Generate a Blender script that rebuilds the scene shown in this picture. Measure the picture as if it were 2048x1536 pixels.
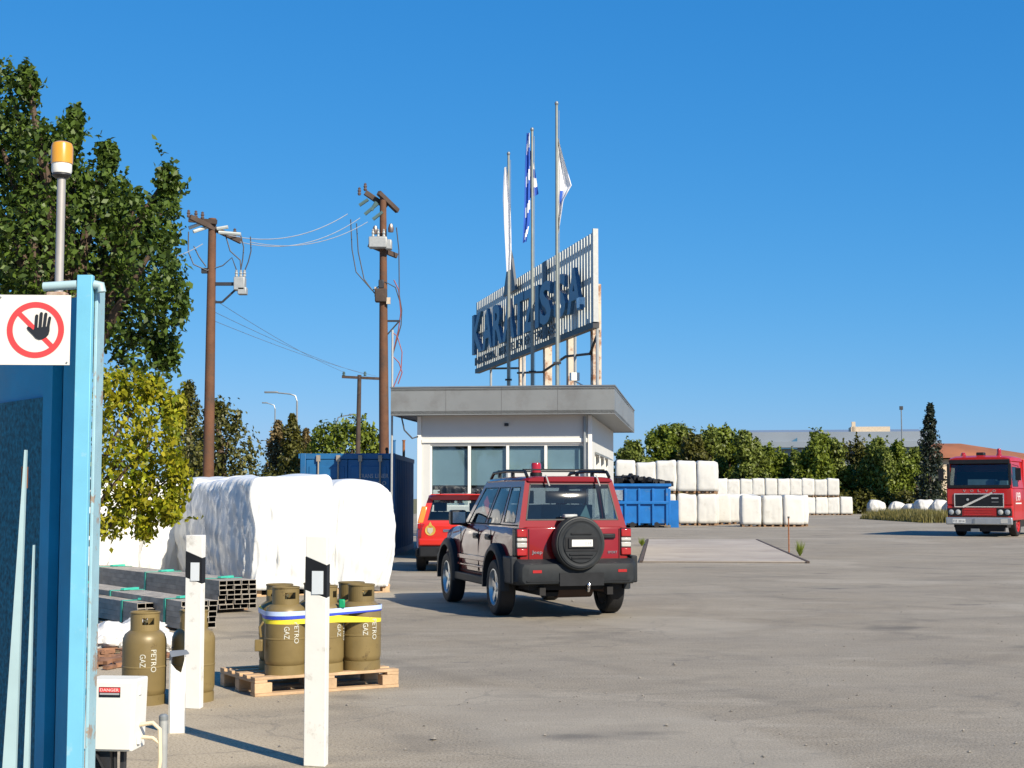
import bpy, bmesh, math, random
import numpy as np
from mathutils import Vector, Matrix
R = math.radians
for o in list(bpy.data.objects): bpy.data.objects.remove(o)
sc = bpy.context.scene
COL = sc.collection

# ------------------------------------------------------------------ camera, sky, sun, exposure
W2, H2, F = 1024.0, 768.0, 2958.0          # photograph half size and focal length in its pixels
EYE, PITCH = 1.5, math.atan2(227.0, F)
cam_d = bpy.data.cameras.new('camera'); cam = bpy.data.objects.new('camera', cam_d); COL.objects.link(cam)
cam.location = (0, 0, EYE); cam.rotation_euler = (R(90) + PITCH, 0, 0)
cam_d.sensor_width = 36.0; cam_d.lens = 36.0 * F / 2048.0; cam_d.clip_start = 0.1; cam_d.clip_end = 5000
sc.camera = cam
SUN_EL, SUN_AZ = R(34.6), math.atan2(0.62, -0.785)      # clockwise from +Y
w = bpy.data.worlds.new('World'); sc.world = w; w.use_nodes = True
nt = w.node_tree; bg = nt.nodes['Background']
sky = nt.nodes.new('ShaderNodeTexSky'); sky.sky_type = 'NISHITA'; sky.sun_disc = False
sky.sun_elevation = SUN_EL; sky.sun_rotation = SUN_AZ; sky.altitude = 0
sky.air_density = 0.85; sky.dust_density = 0.35; sky.ozone_density = 2.6
hs = nt.nodes.new('ShaderNodeHueSaturation'); hs.inputs['Saturation'].default_value = 1.16; hs.inputs['Hue'].default_value = 0.496
nt.links.new(sky.outputs[0], hs.inputs['Color'])
# the phone camera's rendering of that sky: each channel gets its own slope
sp_ = nt.nodes.new('ShaderNodeSeparateColor'); cb_ = nt.nodes.new('ShaderNodeCombineColor'); nt.links.new(hs.outputs[0], sp_.inputs[0])
for ch_, (a_, g_) in enumerate(((.43, 1.13), (.572, .62), (.872, .43))):
    pw = nt.nodes.new('ShaderNodeMath'); pw.operation = 'POWER'; pw.inputs[1].default_value = g_
    mu = nt.nodes.new('ShaderNodeMath'); mu.operation = 'MULTIPLY'; mu.inputs[1].default_value = a_ * .13 ** (g_ - 1)
    mn = nt.nodes.new('ShaderNodeMath'); mn.operation = 'MINIMUM'; mn.inputs[1].default_value = (.34, .58, .95)[ch_] / .13
    nt.links.new(sp_.outputs[ch_], pw.inputs[0]); nt.links.new(pw.outputs[0], mu.inputs[0]); nt.links.new(mu.outputs[0], mn.inputs[0]); nt.links.new(mn.outputs[0], cb_.inputs[ch_])
nt.links.new(cb_.outputs[0], bg.inputs['Color'])
bg.inputs['Strength'].default_value = 0.0857
sd = bpy.data.lights.new('sun', 'SUN'); sd.energy = 5.0; sd.angle = R(0.53); sd.color = (1.0, 0.90, 0.74)
sun = bpy.data.objects.new('sun', sd); COL.objects.link(sun)
sdir = Vector((math.sin(SUN_AZ) * math.cos(SUN_EL), math.cos(SUN_AZ) * math.cos(SUN_EL), math.sin(SUN_EL)))
sun.rotation_euler = sdir.to_track_quat('Z', 'Y').to_euler(); sun.location = sdir * 60
sc.view_settings.view_transform = 'Standard'; sc.view_settings.look = 'None'
sc.view_settings.exposure = 0.6; sc.view_settings.gamma = 1.0
sc.cycles.max_bounces = 8; sc.cycles.transparent_max_bounces = 12

# ------------------------------------------------------------------ photograph point -> place
_c, _s = math.cos(PITCH), math.sin(PITCH)
def ray(px, py):
    a, b = px - W2, H2 - py
    return Vector((a, F * _c - b * _s, F * _s + b * _c))
def P(px, py, D):
    d = ray(px, py); return Vector((0, 0, EYE)) + d * (D / d.y)
def G(px, py, z=0.0):
    d = ray(px, py); return Vector((0, 0, EYE)) + d * ((z - EYE) / d.z)
def X(px, D, py=995): return P(px, py, D).x
def Z(py, D): return P(1024, py, D).z

# ------------------------------------------------------------------ materials
MATS = {}
def mat(name, col, rough=0.6, metal=0.0, var=0.12, scale=4.0, bump=0.0, bscale=None, coat=0.0, col2=None, dirt=None, spec=0.5, dscale=1.5, dlo=0.52, dhi=0.7, orand=0):
    if name in MATS: return MATS[name]
    m = bpy.data.materials.new(name); m.use_nodes = True; t = m.node_tree; p = t.nodes['Principled BSDF']
    L = t.links.new
    tc = t.nodes.new('ShaderNodeTexCoord')
    n = t.nodes.new('ShaderNodeTexNoise'); n.inputs['Scale'].default_value = scale; n.inputs['Detail'].default_value = 6; n.inputs['Roughness'].default_value = 0.6
    oi = t.nodes.new('ShaderNodeObjectInfo'); om = t.nodes.new('ShaderNodeMath'); om.operation = 'MULTIPLY'; om.inputs[1].default_value = 40; L(oi.outputs['Random'], om.inputs[0])
    va = t.nodes.new('ShaderNodeVectorMath'); va.operation = 'ADD'; L(tc.outputs['Object'], va.inputs[0]); L(om.outputs[0], va.inputs[1])
    L(va.outputs[0], n.inputs['Vector'])
    r = t.nodes.new('ShaderNodeValToRGB')
    a = col2 if col2 else tuple(max(0, c * (1 - var)) for c in col); b = tuple(min(1, c * (1 + (0 if col2 else var))) for c in col)
    r.color_ramp.elements[0].color = (*a, 1); r.color_ramp.elements[1].color = (*b, 1)
    r.color_ramp.elements[0].position = 0.32; r.color_ramp.elements[1].position = 0.68
    L(n.outputs['Fac'], r.inputs['Fac']); out = r.outputs['Color']
    if dirt:
        n2 = t.nodes.new('ShaderNodeTexNoise'); n2.inputs['Scale'].default_value = dscale; n2.inputs['Detail'].default_value = 8; n2.inputs['Roughness'].default_value = 0.7
        L(va.outputs[0], n2.inputs['Vector'])
        mr = t.nodes.new('ShaderNodeMapRange'); mr.inputs['From Min'].default_value = dlo; mr.inputs['From Max'].default_value = dhi
        L(n2.outputs['Fac'], mr.inputs['Value'])
        mx = t.nodes.new('ShaderNodeMix'); mx.data_type = 'RGBA'
        L(mr.outputs[0], mx.inputs[0]); L(out, mx.inputs[6]); mx.inputs[7].default_value = (*dirt, 1); out = mx.outputs[2]
    if orand:
        ov = t.nodes.new('ShaderNodeMapRange'); ov.inputs['To Min'].default_value = 1 - orand; ov.inputs['To Max'].default_value = 1 + orand; L(oi.outputs['Random'], ov.inputs['Value'])
        hv = t.nodes.new('ShaderNodeHueSaturation'); L(ov.outputs[0], hv.inputs['Value']); L(out, hv.inputs['Color']); out = hv.outputs[0]
    L(out, p.inputs['Base Color'])
    rr = t.nodes.new('ShaderNodeMapRange'); rr.inputs['To Min'].default_value = max(0.02, rough - 0.06); rr.inputs['To Max'].default_value = min(1, rough + 0.06)
    L(n.outputs['Fac'], rr.inputs['Value']); L(rr.outputs[0], p.inputs['Roughness'])
    p.inputs['Metallic'].default_value = metal; p.inputs['Coat Weight'].default_value = coat; p.inputs['Coat Roughness'].default_value = 0.04
    p.inputs['Specular IOR Level'].default_value = spec
    if bump:
        nb = t.nodes.new('ShaderNodeTexNoise'); nb.inputs['Scale'].default_value = bscale or scale * 6; nb.inputs['Detail'].default_value = 5
        L(tc.outputs['Object'], nb.inputs['Vector'])
        bn = t.nodes.new('ShaderNodeBump'); bn.inputs['Strength'].default_value = bump; bn.inputs['Distance'].default_value = 0.02
        L(nb.outputs['Fac'], bn.inputs['Height']); L(bn.outputs[0], p.inputs['Normal'])
    MATS[name] = m; return m

def leafmat(name, dark, light, trans=0.3, third=None):
    m = bpy.data.materials.new(name); m.use_nodes = True; t = m.node_tree; p = t.nodes['Principled BSDF']; L = t.links.new
    g = t.nodes.new('ShaderNodeNewGeometry'); r = t.nodes.new('ShaderNodeValToRGB')
    r.color_ramp.elements[0].color = (*dark, 1); r.color_ramp.elements[1].color = (*light, 1)
    if third:
        e = r.color_ramp.elements.new(0.93); e.color = (*third, 1); r.color_ramp.elements[1].position = 0.86
    L(g.outputs['Random Per Island'], r.inputs['Fac']); L(r.outputs[0], p.inputs['Base Color'])
    p.inputs['Roughness'].default_value = 0.48; p.inputs['Specular IOR Level'].default_value = 0.35
    tr = t.nodes.new('ShaderNodeBsdfTranslucent'); L(r.outputs[0], tr.inputs['Color'])
    mx = t.nodes.new('ShaderNodeMixShader'); mx.inputs[0].default_value = trans
    L(p.outputs[0], mx.inputs[1]); L(tr.outputs[0], mx.inputs[2]); L(mx.outputs[0], t.nodes['Material Output'].inputs[0])
    return m

def glassmat(name, tint, mixg=0.0):
    m = bpy.data.materials.new(name); m.use_nodes = True; t = m.node_tree; L = t.links.new
    t.nodes.remove(t.nodes['Principled BSDF'])
    tr = t.nodes.new('ShaderNodeBsdfTransparent'); gl = t.nodes.new('ShaderNodeBsdfGlossy'); gl.inputs['Roughness'].default_value = 0.03
    n = t.nodes.new('ShaderNodeTexNoise'); n.inputs['Scale'].default_value = 3.0
    cr = t.nodes.new('ShaderNodeValToRGB'); cr.color_ramp.elements[0].color = (*[c * 0.9 for c in tint], 1); cr.color_ramp.elements[1].color = (*tint, 1)
    L(n.outputs['Fac'], cr.inputs[0]); L(cr.outputs[0], tr.inputs['Color'])
    fr = t.nodes.new('ShaderNodeLayerWeight'); fr.inputs['Blend'].default_value = .5
    pw = t.nodes.new('ShaderNodeMath'); pw.operation = 'POWER'; pw.inputs[1].default_value = 5; L(fr.outputs['Facing'], pw.inputs[0])
    ad = t.nodes.new('ShaderNodeMath'); ad.operation = 'MULTIPLY_ADD'; ad.inputs[1].default_value = .9; ad.inputs[2].default_value = .045 + mixg; L(pw.outputs[0], ad.inputs[0])
    mx = t.nodes.new('ShaderNodeMixShader'); L(ad.outputs[0], mx.inputs[0]); L(tr.outputs[0], mx.inputs[1]); L(gl.outputs[0], mx.inputs[2])
    L(mx.outputs[0], t.nodes['Material Output'].inputs[0]); return m

white_paint = mat('white_paint', (.72, .71, .66), .5, var=.03, scale=2, dirt=(.62, .60, .55), dlo=.6, dhi=.85)
wall_white = mat('wall_white', (.56, .555, .525), .6, var=.03, scale=1.2, dirt=(.50, .49, .45), dlo=.58, dhi=.85, bump=.05)
roof_grey = mat('roof_grey', (.185, .195, .195), .5, var=.08, scale=.8, dirt=(.15, .152, .148), dlo=.5, dhi=.7)
post_paint = mat('post_paint', (.72, .71, .66), .55, var=.04, scale=3, dirt=(.40, .37, .31), dscale=7, dlo=.58, dhi=.76, bump=.05)
alu = mat('aluminium', (.62, .64, .66), .35, metal=.6, var=.05)
steel_grey = mat('steel_grey', (.24, .26, .27), .45, metal=.5, var=.1)
galv = mat('galvanised', (.36, .37, .36), .5, metal=.3, var=.08, scale=12)
sign_rib = mat('sign_rib', (.46, .48, .46), .5, metal=.2, var=.12, scale=6)
letter_blue = mat('letter_blue', (.045, .135, .23), .45, var=.15, scale=3)
letter_grey = mat('letter_grey', (.07, .08, .09), .5, var=.1)
post_cream = mat('post_cream', (.50, .43, .34), .6, var=.08, scale=3, dirt=(.24, .10, .04), dscale=1.4, dlo=.50, dhi=.60)
dark_steel = mat('dark_steel', (.035, .036, .04), .5, metal=.3, var=.2)
black = mat('black_rubber', (.009, .009, .010), .75, var=.25, scale=8, bump=.2)
black_plastic = mat('black_plastic', (.012, .013, .015), .5, var=.2, scale=8, spec=.25)
under = mat('underbody', (.012, .011, .011), .85, var=.3)
grey_plastic = mat('grey_plastic', (.020, .023, .026), .6, var=.15, scale=9, bump=.1, bscale=200, spec=.2)
jeep_red = mat('dark_red_paint', (.20, .004, .006), .5, var=.05, scale=1.2, coat=.9, spec=.1)
car_red = mat('bright_red_paint', (.50, .018, .010), .5, var=.04, scale=1.2, coat=1.0, spec=.25)
truck_red = mat('truck_red_paint', (.40, .010, .010), .55, var=.08, scale=1.2, coat=.6, spec=.25)
lamp_red = mat('lamp_red', (.33, .008, .010), .12, var=.1, coat=1)
lamp_white = mat('lamp_white', (.42, .41, .38), .12, var=.05, coat=1)
lamp_orange = mat('lamp_orange', (.80, .22, .02), .15, var=.05, coat=1)
chrome = mat('chrome', (.75, .75, .76), .15, metal=1, var=.04)
rim_mat = mat('alloy_rim', (.55, .56, .55), .32, metal=.75, var=.06)
plate_mat = mat('plate_white', (.66, .66, .63), .4, var=.03)
ink = mat('ink_dark', (.008, .010, .014), .5, var=.1)
ink_grey = mat('ink_grey', (.35, .36, .37), .5, var=.1)
seat_teal = mat('seat_fabric', (.20, .34, .36), .85, var=.15)
glass_dark = glassmat('tinted_glass', (.46, .54, .58), .03)
glass_win = glassmat('window_glass', (.90, .95, .96), .03)
blind_mat = mat('window_blind', (.22, .30, .335), .8, var=.08, scale=1.0)
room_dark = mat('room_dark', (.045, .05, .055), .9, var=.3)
khaki = mat('khaki_paint', (.195, .142, .055), .42, orand=.12, metal=.1, var=.10, scale=6, dirt=(.085, .055, .022), dscale=9, dlo=.60, dhi=.70)
brass = mat('brass', (.55, .42, .2), .35, metal=.8, var=.1)
pale_ink = mat('pale_ink', (.46, .45, .38), .6, var=.2, scale=30)
wood = mat('pallet_wood', (.46, .31, .18), .8, var=.22, scale=7, bump=.2)
wood_dark = mat('old_wood', (.22, .13, .07), .85, var=.3, scale=6, bump=.2)
pole_wood = mat('pole_wood', (.125, .055, .026), .85, var=.25, scale=3, bump=.3, dirt=(.07, .042, .028), dlo=.5, dhi=.65)
pole_dark = mat('pole_wood_dark', (.060, .040, .030), .85, var=.3, scale=3, bump=.3)
cable_mat = mat('cable_dark', (.05, .055, .065), .6, var=.1)
cable_pale = mat('cable_pale', (.26, .29, .33), .5, var=.1)
bolt_blue = mat('gate_blue', (.15, .44, .60), .45, var=.06, scale=4, dirt=(.30, .50, .56), dlo=.58, dhi=.7, dscale=6)
gate_worn = mat('gate_blue_worn', (.27, .44, .50), .6, var=.08, scale=7, dirt=(.28, .22, .17), dlo=.56, dhi=.62, dscale=9)
gate_pale = mat('gate_pale', (.34, .47, .49), .5, var=.06, scale=4)
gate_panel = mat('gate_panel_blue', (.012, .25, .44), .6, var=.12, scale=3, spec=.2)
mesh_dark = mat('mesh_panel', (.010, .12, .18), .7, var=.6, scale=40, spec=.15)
rust = mat('rust', (.24, .09, .035), .85, var=.3, scale=20)
sign_white = mat('sign_white', (.66, .63, .57), .4, var=.02, scale=4)
sign_red = mat('sign_red', (.80, .05, .05), .4, var=.04)
ctn_blue = mat('container_blue', (.008, .10, .25), .5, var=.15, scale=2, dirt=(.03, .09, .20), dlo=.55, dhi=.8)
skip_blue = mat('skip_blue', (.006, .13, .40), .5, var=.12, scale=2, dirt=(.10, .16, .25), dlo=.6, dhi=.75, dscale=2.5)
lockrod = mat('lock_rod', (.36, .30, .23), .5, metal=.4, var=.1)
wrap = mat('white_wrap', (.68, .69, .685), .30, var=.02, scale=2, bump=.35, bscale=7)
wrap2 = mat('white_wrap_far', (.53, .52, .485), .55, orand=.08, dirt=(.38, .35, .30), dscale=2.2, dlo=.55, dhi=.8, var=.03, scale=2, bump=.3, bscale=5)
bag_mat = mat('plastic_bag', (.60, .59, .56), .5, var=.08, scale=6, bump=.5, bscale=14)
tube_mat = mat('tube_steel', (.34, .305, .255), .65, metal=.1, var=.3, scale=4)
tube_in = mat('tube_inside', (.006, .007, .007), .9)
strap_teal = mat('strap_teal', (.05, .42, .32), .5, var=.15)
strap_yellow = mat('strap_yellow', (.75, .62, .03), .55, var=.08)
strap_blue = mat('strap_blue', (.03, .06, .45), .45, var=.1)
strap_pale = mat('strap_pale', (.45, .56, .80), .4, var=.06)
green_cap = mat('green_cap', (.0, .25, .10), .5)
amber = mat('amber', (.62, .29, .02), .3, var=.08, coat=.5)
bark = mat('bark', (.09, .06, .04), .9, var=.3, bump=.4, scale=8)
brown_roof = mat('brown_roof', (.30, .105, .04), .8, var=.2, scale=.3)
cream = mat('cream_wall', (.52, .42, .30), .8, var=.1)
clad = mat('grey_cladding', (.22, .245, .27), .5, var=.08, scale=.1)
conc = mat('concrete_pale', (.50, .46, .40), .85, var=.12, scale=3, bump=.2)
flag_white = mat('flag_white', (.74, .74, .75), .8, var=.03)
flag_blue = mat('flag_blue', (.02, .09, .42), .8, var=.1)
debris_m = mat('debris', (.20, .10, .055), .9, var=.4, scale=10)

# ------------------------------------------------------------------ mesh builder
class MB:
    def __init__(s): s.v = []; s.f = []; s.m = []
    def add(s, vs, fs, mi=0):
        n = len(s.v); s.v += [tuple(v) for v in vs]; s.f += [tuple(i + n for i in f) for f in fs]; s.m += [mi] * len(fs); return s
    def box(s, x0, x1, y0, y1, z0, z1, T=None, mi=0):
        vs = [Vector(p) for p in ((x0, y0, z0), (x1, y0, z0), (x1, y1, z0), (x0, y1, z0), (x0, y0, z1), (x1, y0, z1), (x1, y1, z1), (x0, y1, z1))]
        if T is not None: vs = [T @ p for p in vs]
        return s.add(vs, [(0, 3, 2, 1), (4, 5, 6, 7), (0, 1, 5, 4), (1, 2, 6, 5), (2, 3, 7, 6), (3, 0, 4, 7)], mi)
    def cbox(s, c, size, T=None, mi=0):
        return s.box(c[0] - size[0] / 2, c[0] + size[0] / 2, c[1] - size[1] / 2, c[1] + size[1] / 2, c[2] - size[2] / 2, c[2] + size[2] / 2, T, mi)
    def tube(s, pts, r, n=8, mi=0, cap=True):
        pts = [Vector(p) for p in pts]; rs = r if isinstance(r, (list, tuple)) else [r] * len(pts); vs = []; fs = []
        up = None
        for i, p in enumerate(pts):
            d = (pts[min(i + 1, len(pts) - 1)] - pts[max(i - 1, 0)]).normalized()
            if up is None: up = Vector((0, 0, 1)) if abs(d.z) < .9 else Vector((1, 0, 0))
            a = d.cross(up).normalized(); b = a.cross(d).normalized(); up = b
            for k in range(n):
                t = 2 * math.pi * k / n; vs.append(p + (a * math.cos(t) + b * math.sin(t)) * rs[i])
        for i in range(len(pts) - 1):
            for k in range(n): fs.append((i * n + k, i * n + (k + 1) % n, (i + 1) * n + (k + 1) % n, (i + 1) * n + k))
        if cap: fs.append(tuple(range(n))[::-1]); fs.append(tuple((len(pts) - 1) * n + k for k in range(n)))
        return s.add(vs, fs, mi)
    def beam(s, a, b, wx, wy, mi=0):
        a, b = Vector(a), Vector(b); d = (b - a).normalized(); up = Vector((0, 0, 1)) if abs(d.z) < .9 else Vector((0, 1, 0))
        u = d.cross(up).normalized() * wx / 2; v = u.cross(d).normalized() * wy / 2
        vs = [a - u - v, a + u - v, a + u + v, a - u + v, b - u - v, b + u - v, b + u + v, b - u + v]
        return s.add(vs, [(0, 3, 2, 1), (4, 5, 6, 7), (0, 1, 5, 4), (1, 2, 6, 5), (2, 3, 7, 6), (3, 0, 4, 7)], mi)
    def lathe(s, prof, n=24, o=(0, 0, 0), axis='z', mi=0, a0=0, a1=2 * math.pi):
        vs = []; fs = []; full = abs(a1 - a0 - 2 * math.pi) < 1e-6; nn = n if full else n + 1
        for (r, z) in prof:
            for k in range(nn):
                t = a0 + (a1 - a0) * k / n; c, d = r * math.cos(t), r * math.sin(t)
                vs.append({'z': (o[0] + c, o[1] + d, o[2] + z), 'x': (o[0] + z, o[1] + c, o[2] + d), 'y': (o[0] + d, o[1] + z, o[2] + c)}[axis])
        for i in range(len(prof) - 1):
            for k in range(n if full else n):
                k2 = (k + 1) % nn if full else k + 1
                fs.append((i * nn + k, i * nn + k2, (i + 1) * nn + k2, (i + 1) * nn + k))
        return s.add(vs, fs, mi)
    def prism(s, poly, f0, f1, mi=0):
        """poly: 2-D points; f0/f1 map a 2-D point to each cap"""
        n = len(poly); vs = [f0(*p) for p in poly] + [f1(*p) for p in poly]
        fs = [tuple(range(n))[::-1], tuple(range(n, 2 * n))] + [(i, (i + 1) % n, n + (i + 1) % n, n + i) for i in range(n)]
        return s.add(vs, fs, mi)
    def xf(s, T): s.v = [tuple(T @ Vector(v)) for v in s.v]; return s
    def build(s, name, mats, parent=None, smooth=True, bevel=0, angle=35, seg=2):
        me = bpy.data.meshes.new(name); me.from_pydata(s.v, [], s.f)
        for m in (mats if isinstance(mats, (list, tuple)) else [mats]): me.materials.append(m)
        me.polygons.foreach_set('material_index', s.m)
        bm = bmesh.new(); bm.from_mesh(me); bmesh.ops.recalc_face_normals(bm, faces=bm.faces); bm.to_mesh(me); bm.free()
        if smooth:
            me.polygons.foreach_set('use_smooth', [True] * len(me.polygons)); me.set_sharp_from_angle(angle=R(angle))
        o = bpy.data.objects.new(name, me); COL.objects.link(o)
        if parent is not None: o.parent = parent
        if bevel:
            b = o.modifiers.new('bevel', 'BEVEL'); b.width = bevel; b.segments = seg; b.limit_method = 'ANGLE'; b.angle_limit = R(30); b.harden_normals = False
        return o

def tag(o, label=None, cat=None, group=None, kind=None):
    if label: o['label'] = label
    if cat: o['category'] = cat
    if group: o['group'] = group
    if kind: o['kind'] = kind
    return o
def empty(name, loc, rz=0.0, label=None, cat=None, group=None):
    o = bpy.data.objects.new(name, None); COL.objects.link(o); o.location = loc; o.rotation_euler = (0, 0, rz); o.empty_display_size = .1
    return tag(o, label, cat, group)
def copy_tree(o, parent=None):
    c = o.copy(); COL.objects.link(c)
    if parent is not None: c.parent = parent
    for ch in [x for x in bpy.data.objects if x.parent == o]: copy_tree(ch, c)
    return c
def text_geo(s, size=1.0, depth=0.01, offset=0.0, bold=False):
    cu = bpy.data.curves.new('t', 'FONT'); cu.body = s; cu.size = size; cu.extrude = depth; cu.offset = offset; cu.resolution_u = 3
    o = bpy.data.objects.new('t', cu); COL.objects.link(o); bpy.context.view_layer.update()
    me = bpy.data.meshes.new_from_object(o.evaluated_get(bpy.context.evaluated_depsgraph_get()))
    vs = [tuple(v.co) for v in me.vertices]; fs = [tuple(p.vertices) for p in me.polygons]
    bpy.data.objects.remove(o); bpy.data.curves.remove(cu); bpy.data.meshes.remove(me)
    x0 = min(v[0] for v in vs); x1 = max(v[0] for v in vs); y0 = min(v[1] for v in vs); y1 = max(v[1] for v in vs)
    return [(v[0] - x0, v[1] - y0, v[2]) for v in vs], fs, x1 - x0, y1 - y0
def text_on(mb, s, org, xa, ya, w, h, depth=.004, offset=0, mi=0):
    """text filling w x h with its lower left corner at org along the axes xa, ya"""
    vs, fs, tw, th = text_geo(s, 1.0, 1.0, offset); xa, ya = Vector(xa), Vector(ya); na = xa.cross(ya); org = Vector(org)
    mb.add([org + xa * (v[0] * w / tw) + ya * (v[1] * h / th) + na * (v[2] * depth) for v in vs], fs, mi)

def np_mesh(name, verts, quads, m, parent=None):
    me = bpy.data.meshes.new(name); nv, nf = len(verts), len(quads); k = quads.shape[1]
    me.vertices.add(nv); me.vertices.foreach_set('co', verts.astype(np.float32).ravel())
    me.loops.add(nf * k); me.loops.foreach_set('vertex_index', quads.astype(np.int32).ravel())
    me.polygons.add(nf); me.polygons.foreach_set('loop_start', np.arange(0, nf * k, k, dtype=np.int32))
    me.update(calc_edges=True); me.validate(); me.materials.append(m)
    o = bpy.data.objects.new(name, me); COL.objects.link(o)
    if parent is not None: o.parent = parent
    return o

# ------------------------------------------------------------------ ground
def ground_material():
    m = bpy.data.materials.new('yard_ground'); m.use_nodes = True; t = m.node_tree; p = t.nodes['Principled BSDF']; L = t.links.new
    tc = t.nodes.new('ShaderNodeTexCoord')
    def noise(scale, detail=8, rough=.65, sx=1, sy=1, rot=0):
        mp = t.nodes.new('ShaderNodeMapping'); mp.inputs['Scale'].default_value = (sx, sy, 1); mp.inputs['Rotation'].default_value = (0, 0, rot)
        n = t.nodes.new('ShaderNodeTexNoise'); n.inputs['Scale'].default_value = scale; n.inputs['Detail'].default_value = detail; n.inputs['Roughness'].default_value = rough
        L(tc.outputs['Object'], mp.inputs['Vector']); L(mp.outputs[0], n.inputs['Vector']); return n.outputs['Fac']
    def mix(f, a, b, blend='MIX'):
        x = t.nodes.new('ShaderNodeMix'); x.data_type = 'RGBA'; x.blend_type = blend
        for i, q in ((0, f), (6, a), (7, b)):
            if hasattr(q, 'links'): L(q, x.inputs[i])
            else: x.inputs[i].default_value = q if i == 0 else (*q, 1)
        return x.outputs[2]
    def rng(f, a, b, c=0, d=1):
        x = t.nodes.new('ShaderNodeMapRange'); x.inputs['From Min'].default_value = a; x.inputs['From Max'].default_value = b
        x.inputs['To Min'].default_value = c; x.inputs['To Max'].default_value = d; L(f, x.inputs['Value']); return x.outputs[0]
    c = mix(rng(noise(.35), .35, .65), (.222, .183, .130), (.290, .252, .194))
    c = mix(rng(noise(.6, sx=.6, sy=1.2, rot=.25), .46, .62, 0, .5), c, (.185, .161, .125))
    c = mix(rng(noise(.9, sx=.5, sy=1.5, rot=-.35), .52, .66, 0, .55), c, (.36, .318, .252))
    c = mix(rng(noise(9, 6, .7), .40, .64, 0, .35), c, (.175, .152, .117))
    c = mix(rng(noise(5, 8, .75, sx=.5, sy=1.6, rot=.5), .50, .68, 0, .4), c, (.375, .335, .27))
    # beige concrete apron to the near left, its edge wandering
    sx = t.nodes.new('ShaderNodeSeparateXYZ'); L(tc.outputs['Object'], sx.inputs[0])
    ad = t.nodes.new('ShaderNodeMath'); ad.operation = 'MULTIPLY_ADD'; L(sx.outputs['Y'], ad.inputs[0]); ad.inputs[1].default_value = .28; L(sx.outputs['X'], ad.inputs[2])
    a2 = t.nodes.new('ShaderNodeMath'); a2.operation = 'MULTIPLY_ADD'; L(noise(.8), a2.inputs[0]); a2.inputs[1].default_value = 2.2; L(ad.outputs[0], a2.inputs[2])
    c = mix(rng(a2.outputs[0], 3.6, 1.9, 0, .85), c, (.455, .37, .25))
    # coarse aggregate and pits
    v = t.nodes.new('ShaderNodeTexVoronoi'); v.inputs['Scale'].default_value = 38; L(tc.outputs['Object'], v.inputs['Vector'])
    sp = noise(60, 3, .7)
    c = mix(rng(sp, .42, .72, .0, .6), c, (.42, .38, .31))
    c = mix(rng(sp, .50, .32, .0, .7), c, (.075, .07, .062))
    # faint wheel tracks sweeping through the yard, repaired patches
    for cx_, cy_, sc2, st_ in ((30, 4, .20, .30), (-26, 30, .17, .26), (8, -22, .22, .22)):
        mp = t.nodes.new('ShaderNodeMapping'); mp.inputs['Location'].default_value = (cx_, cy_, 0); L(tc.outputs['Object'], mp.inputs['Vector'])
        wv = t.nodes.new('ShaderNodeTexWave'); wv.wave_type = 'RINGS'; wv.rings_direction = 'Z'; wv.inputs['Scale'].default_value = sc2; wv.inputs['Distortion'].default_value = 2.2; wv.inputs['Detail'].default_value = 3; wv.inputs['Detail Scale'].default_value = .5
        L(mp.outputs[0], wv.inputs['Vector']); fm = t.nodes.new('ShaderNodeMath'); fm.operation = 'MULTIPLY'; L(rng(wv.outputs['Fac'], .90, .99, 0, st_), fm.inputs[0]); L(rng(noise(.5), .42, .6), fm.inputs[1])
        c = mix(fm.outputs[0], c, (.13, .115, .093))
    c = mix(rng(noise(.16, 2, .4), .555, .575, 0, .35), c, (.36, .325, .265))
    # oil stains and dark patches
    c = mix(rng(noise(.28, 5, .6, sx=1.0, sy=1.3), .46, .62, 0, .22), c, (.15, .132, .11))
    c = mix(rng(noise(.55, 4, .5, sy=1.5), .62, .70, 0, .55), c, (.075, .07, .064))
    c = mix(rng(noise(2.3, 5, .6, sx=.7), .66, .74, 0, .55), c, (.10, .095, .09))
    # cracks
    vc = t.nodes.new('ShaderNodeTexVoronoi'); vc.feature = 'DISTANCE_TO_EDGE'; vc.inputs['Scale'].default_value = .42
    dm = t.nodes.new('ShaderNodeVectorMath'); dm.operation = 'MULTIPLY_ADD'
    nv = t.nodes.new('ShaderNodeTexNoise'); nv.inputs['Scale'].default_value = 1.6; nv.inputs['Detail'].default_value = 6; L(tc.outputs['Object'], nv.inputs['Vector'])
    L(nv.outputs['Color'], dm.inputs[0]); dm.inputs[1].default_value = (1.1, 1.1, 0); L(tc.outputs['Object'], dm.inputs[2]); L(dm.outputs[0], vc.inputs['Vector'])
    c = mix(rng(vc.outputs['Distance'], .006, .0, 0, .35), c, (.09, .085, .08))
    L(c, p.inputs['Base Color']); p.inputs['Roughness'].default_value = .88; p.inputs['Specular IOR Level'].default_value = .3
    b = t.nodes.new('ShaderNodeBump'); b.inputs['Strength'].default_value = .5; b.inputs['Distance'].default_value = .012
    L(sp, b.inputs['Height']); L(b.outputs[0], p.inputs['Normal']); return m
g = MB(); g.add([(-900, -60, 0), (900, -60, 0), (900, 1500, 0), (-900, 1500, 0)], [(0, 1, 2, 3)])
tag(g.build('ground', ground_material(), smooth=False), 'worn grey and beige yard paving', kind='structure')
soil = mat('field_soil', (.13, .12, .05), .95, var=.3, scale=.3)
g = MB(); g.add([(-900, 140, .012), (900, 140, .012), (900, 1500, .012), (-900, 1500, .012), (-900, 62, .012), (-9, 62, .012), (-9, 140, .012)], [(0, 1, 2, 3), (4, 5, 6, 0)])
tag(g.build('field', soil, smooth=False), 'rough grassland beyond the yard', kind='structure')

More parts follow.
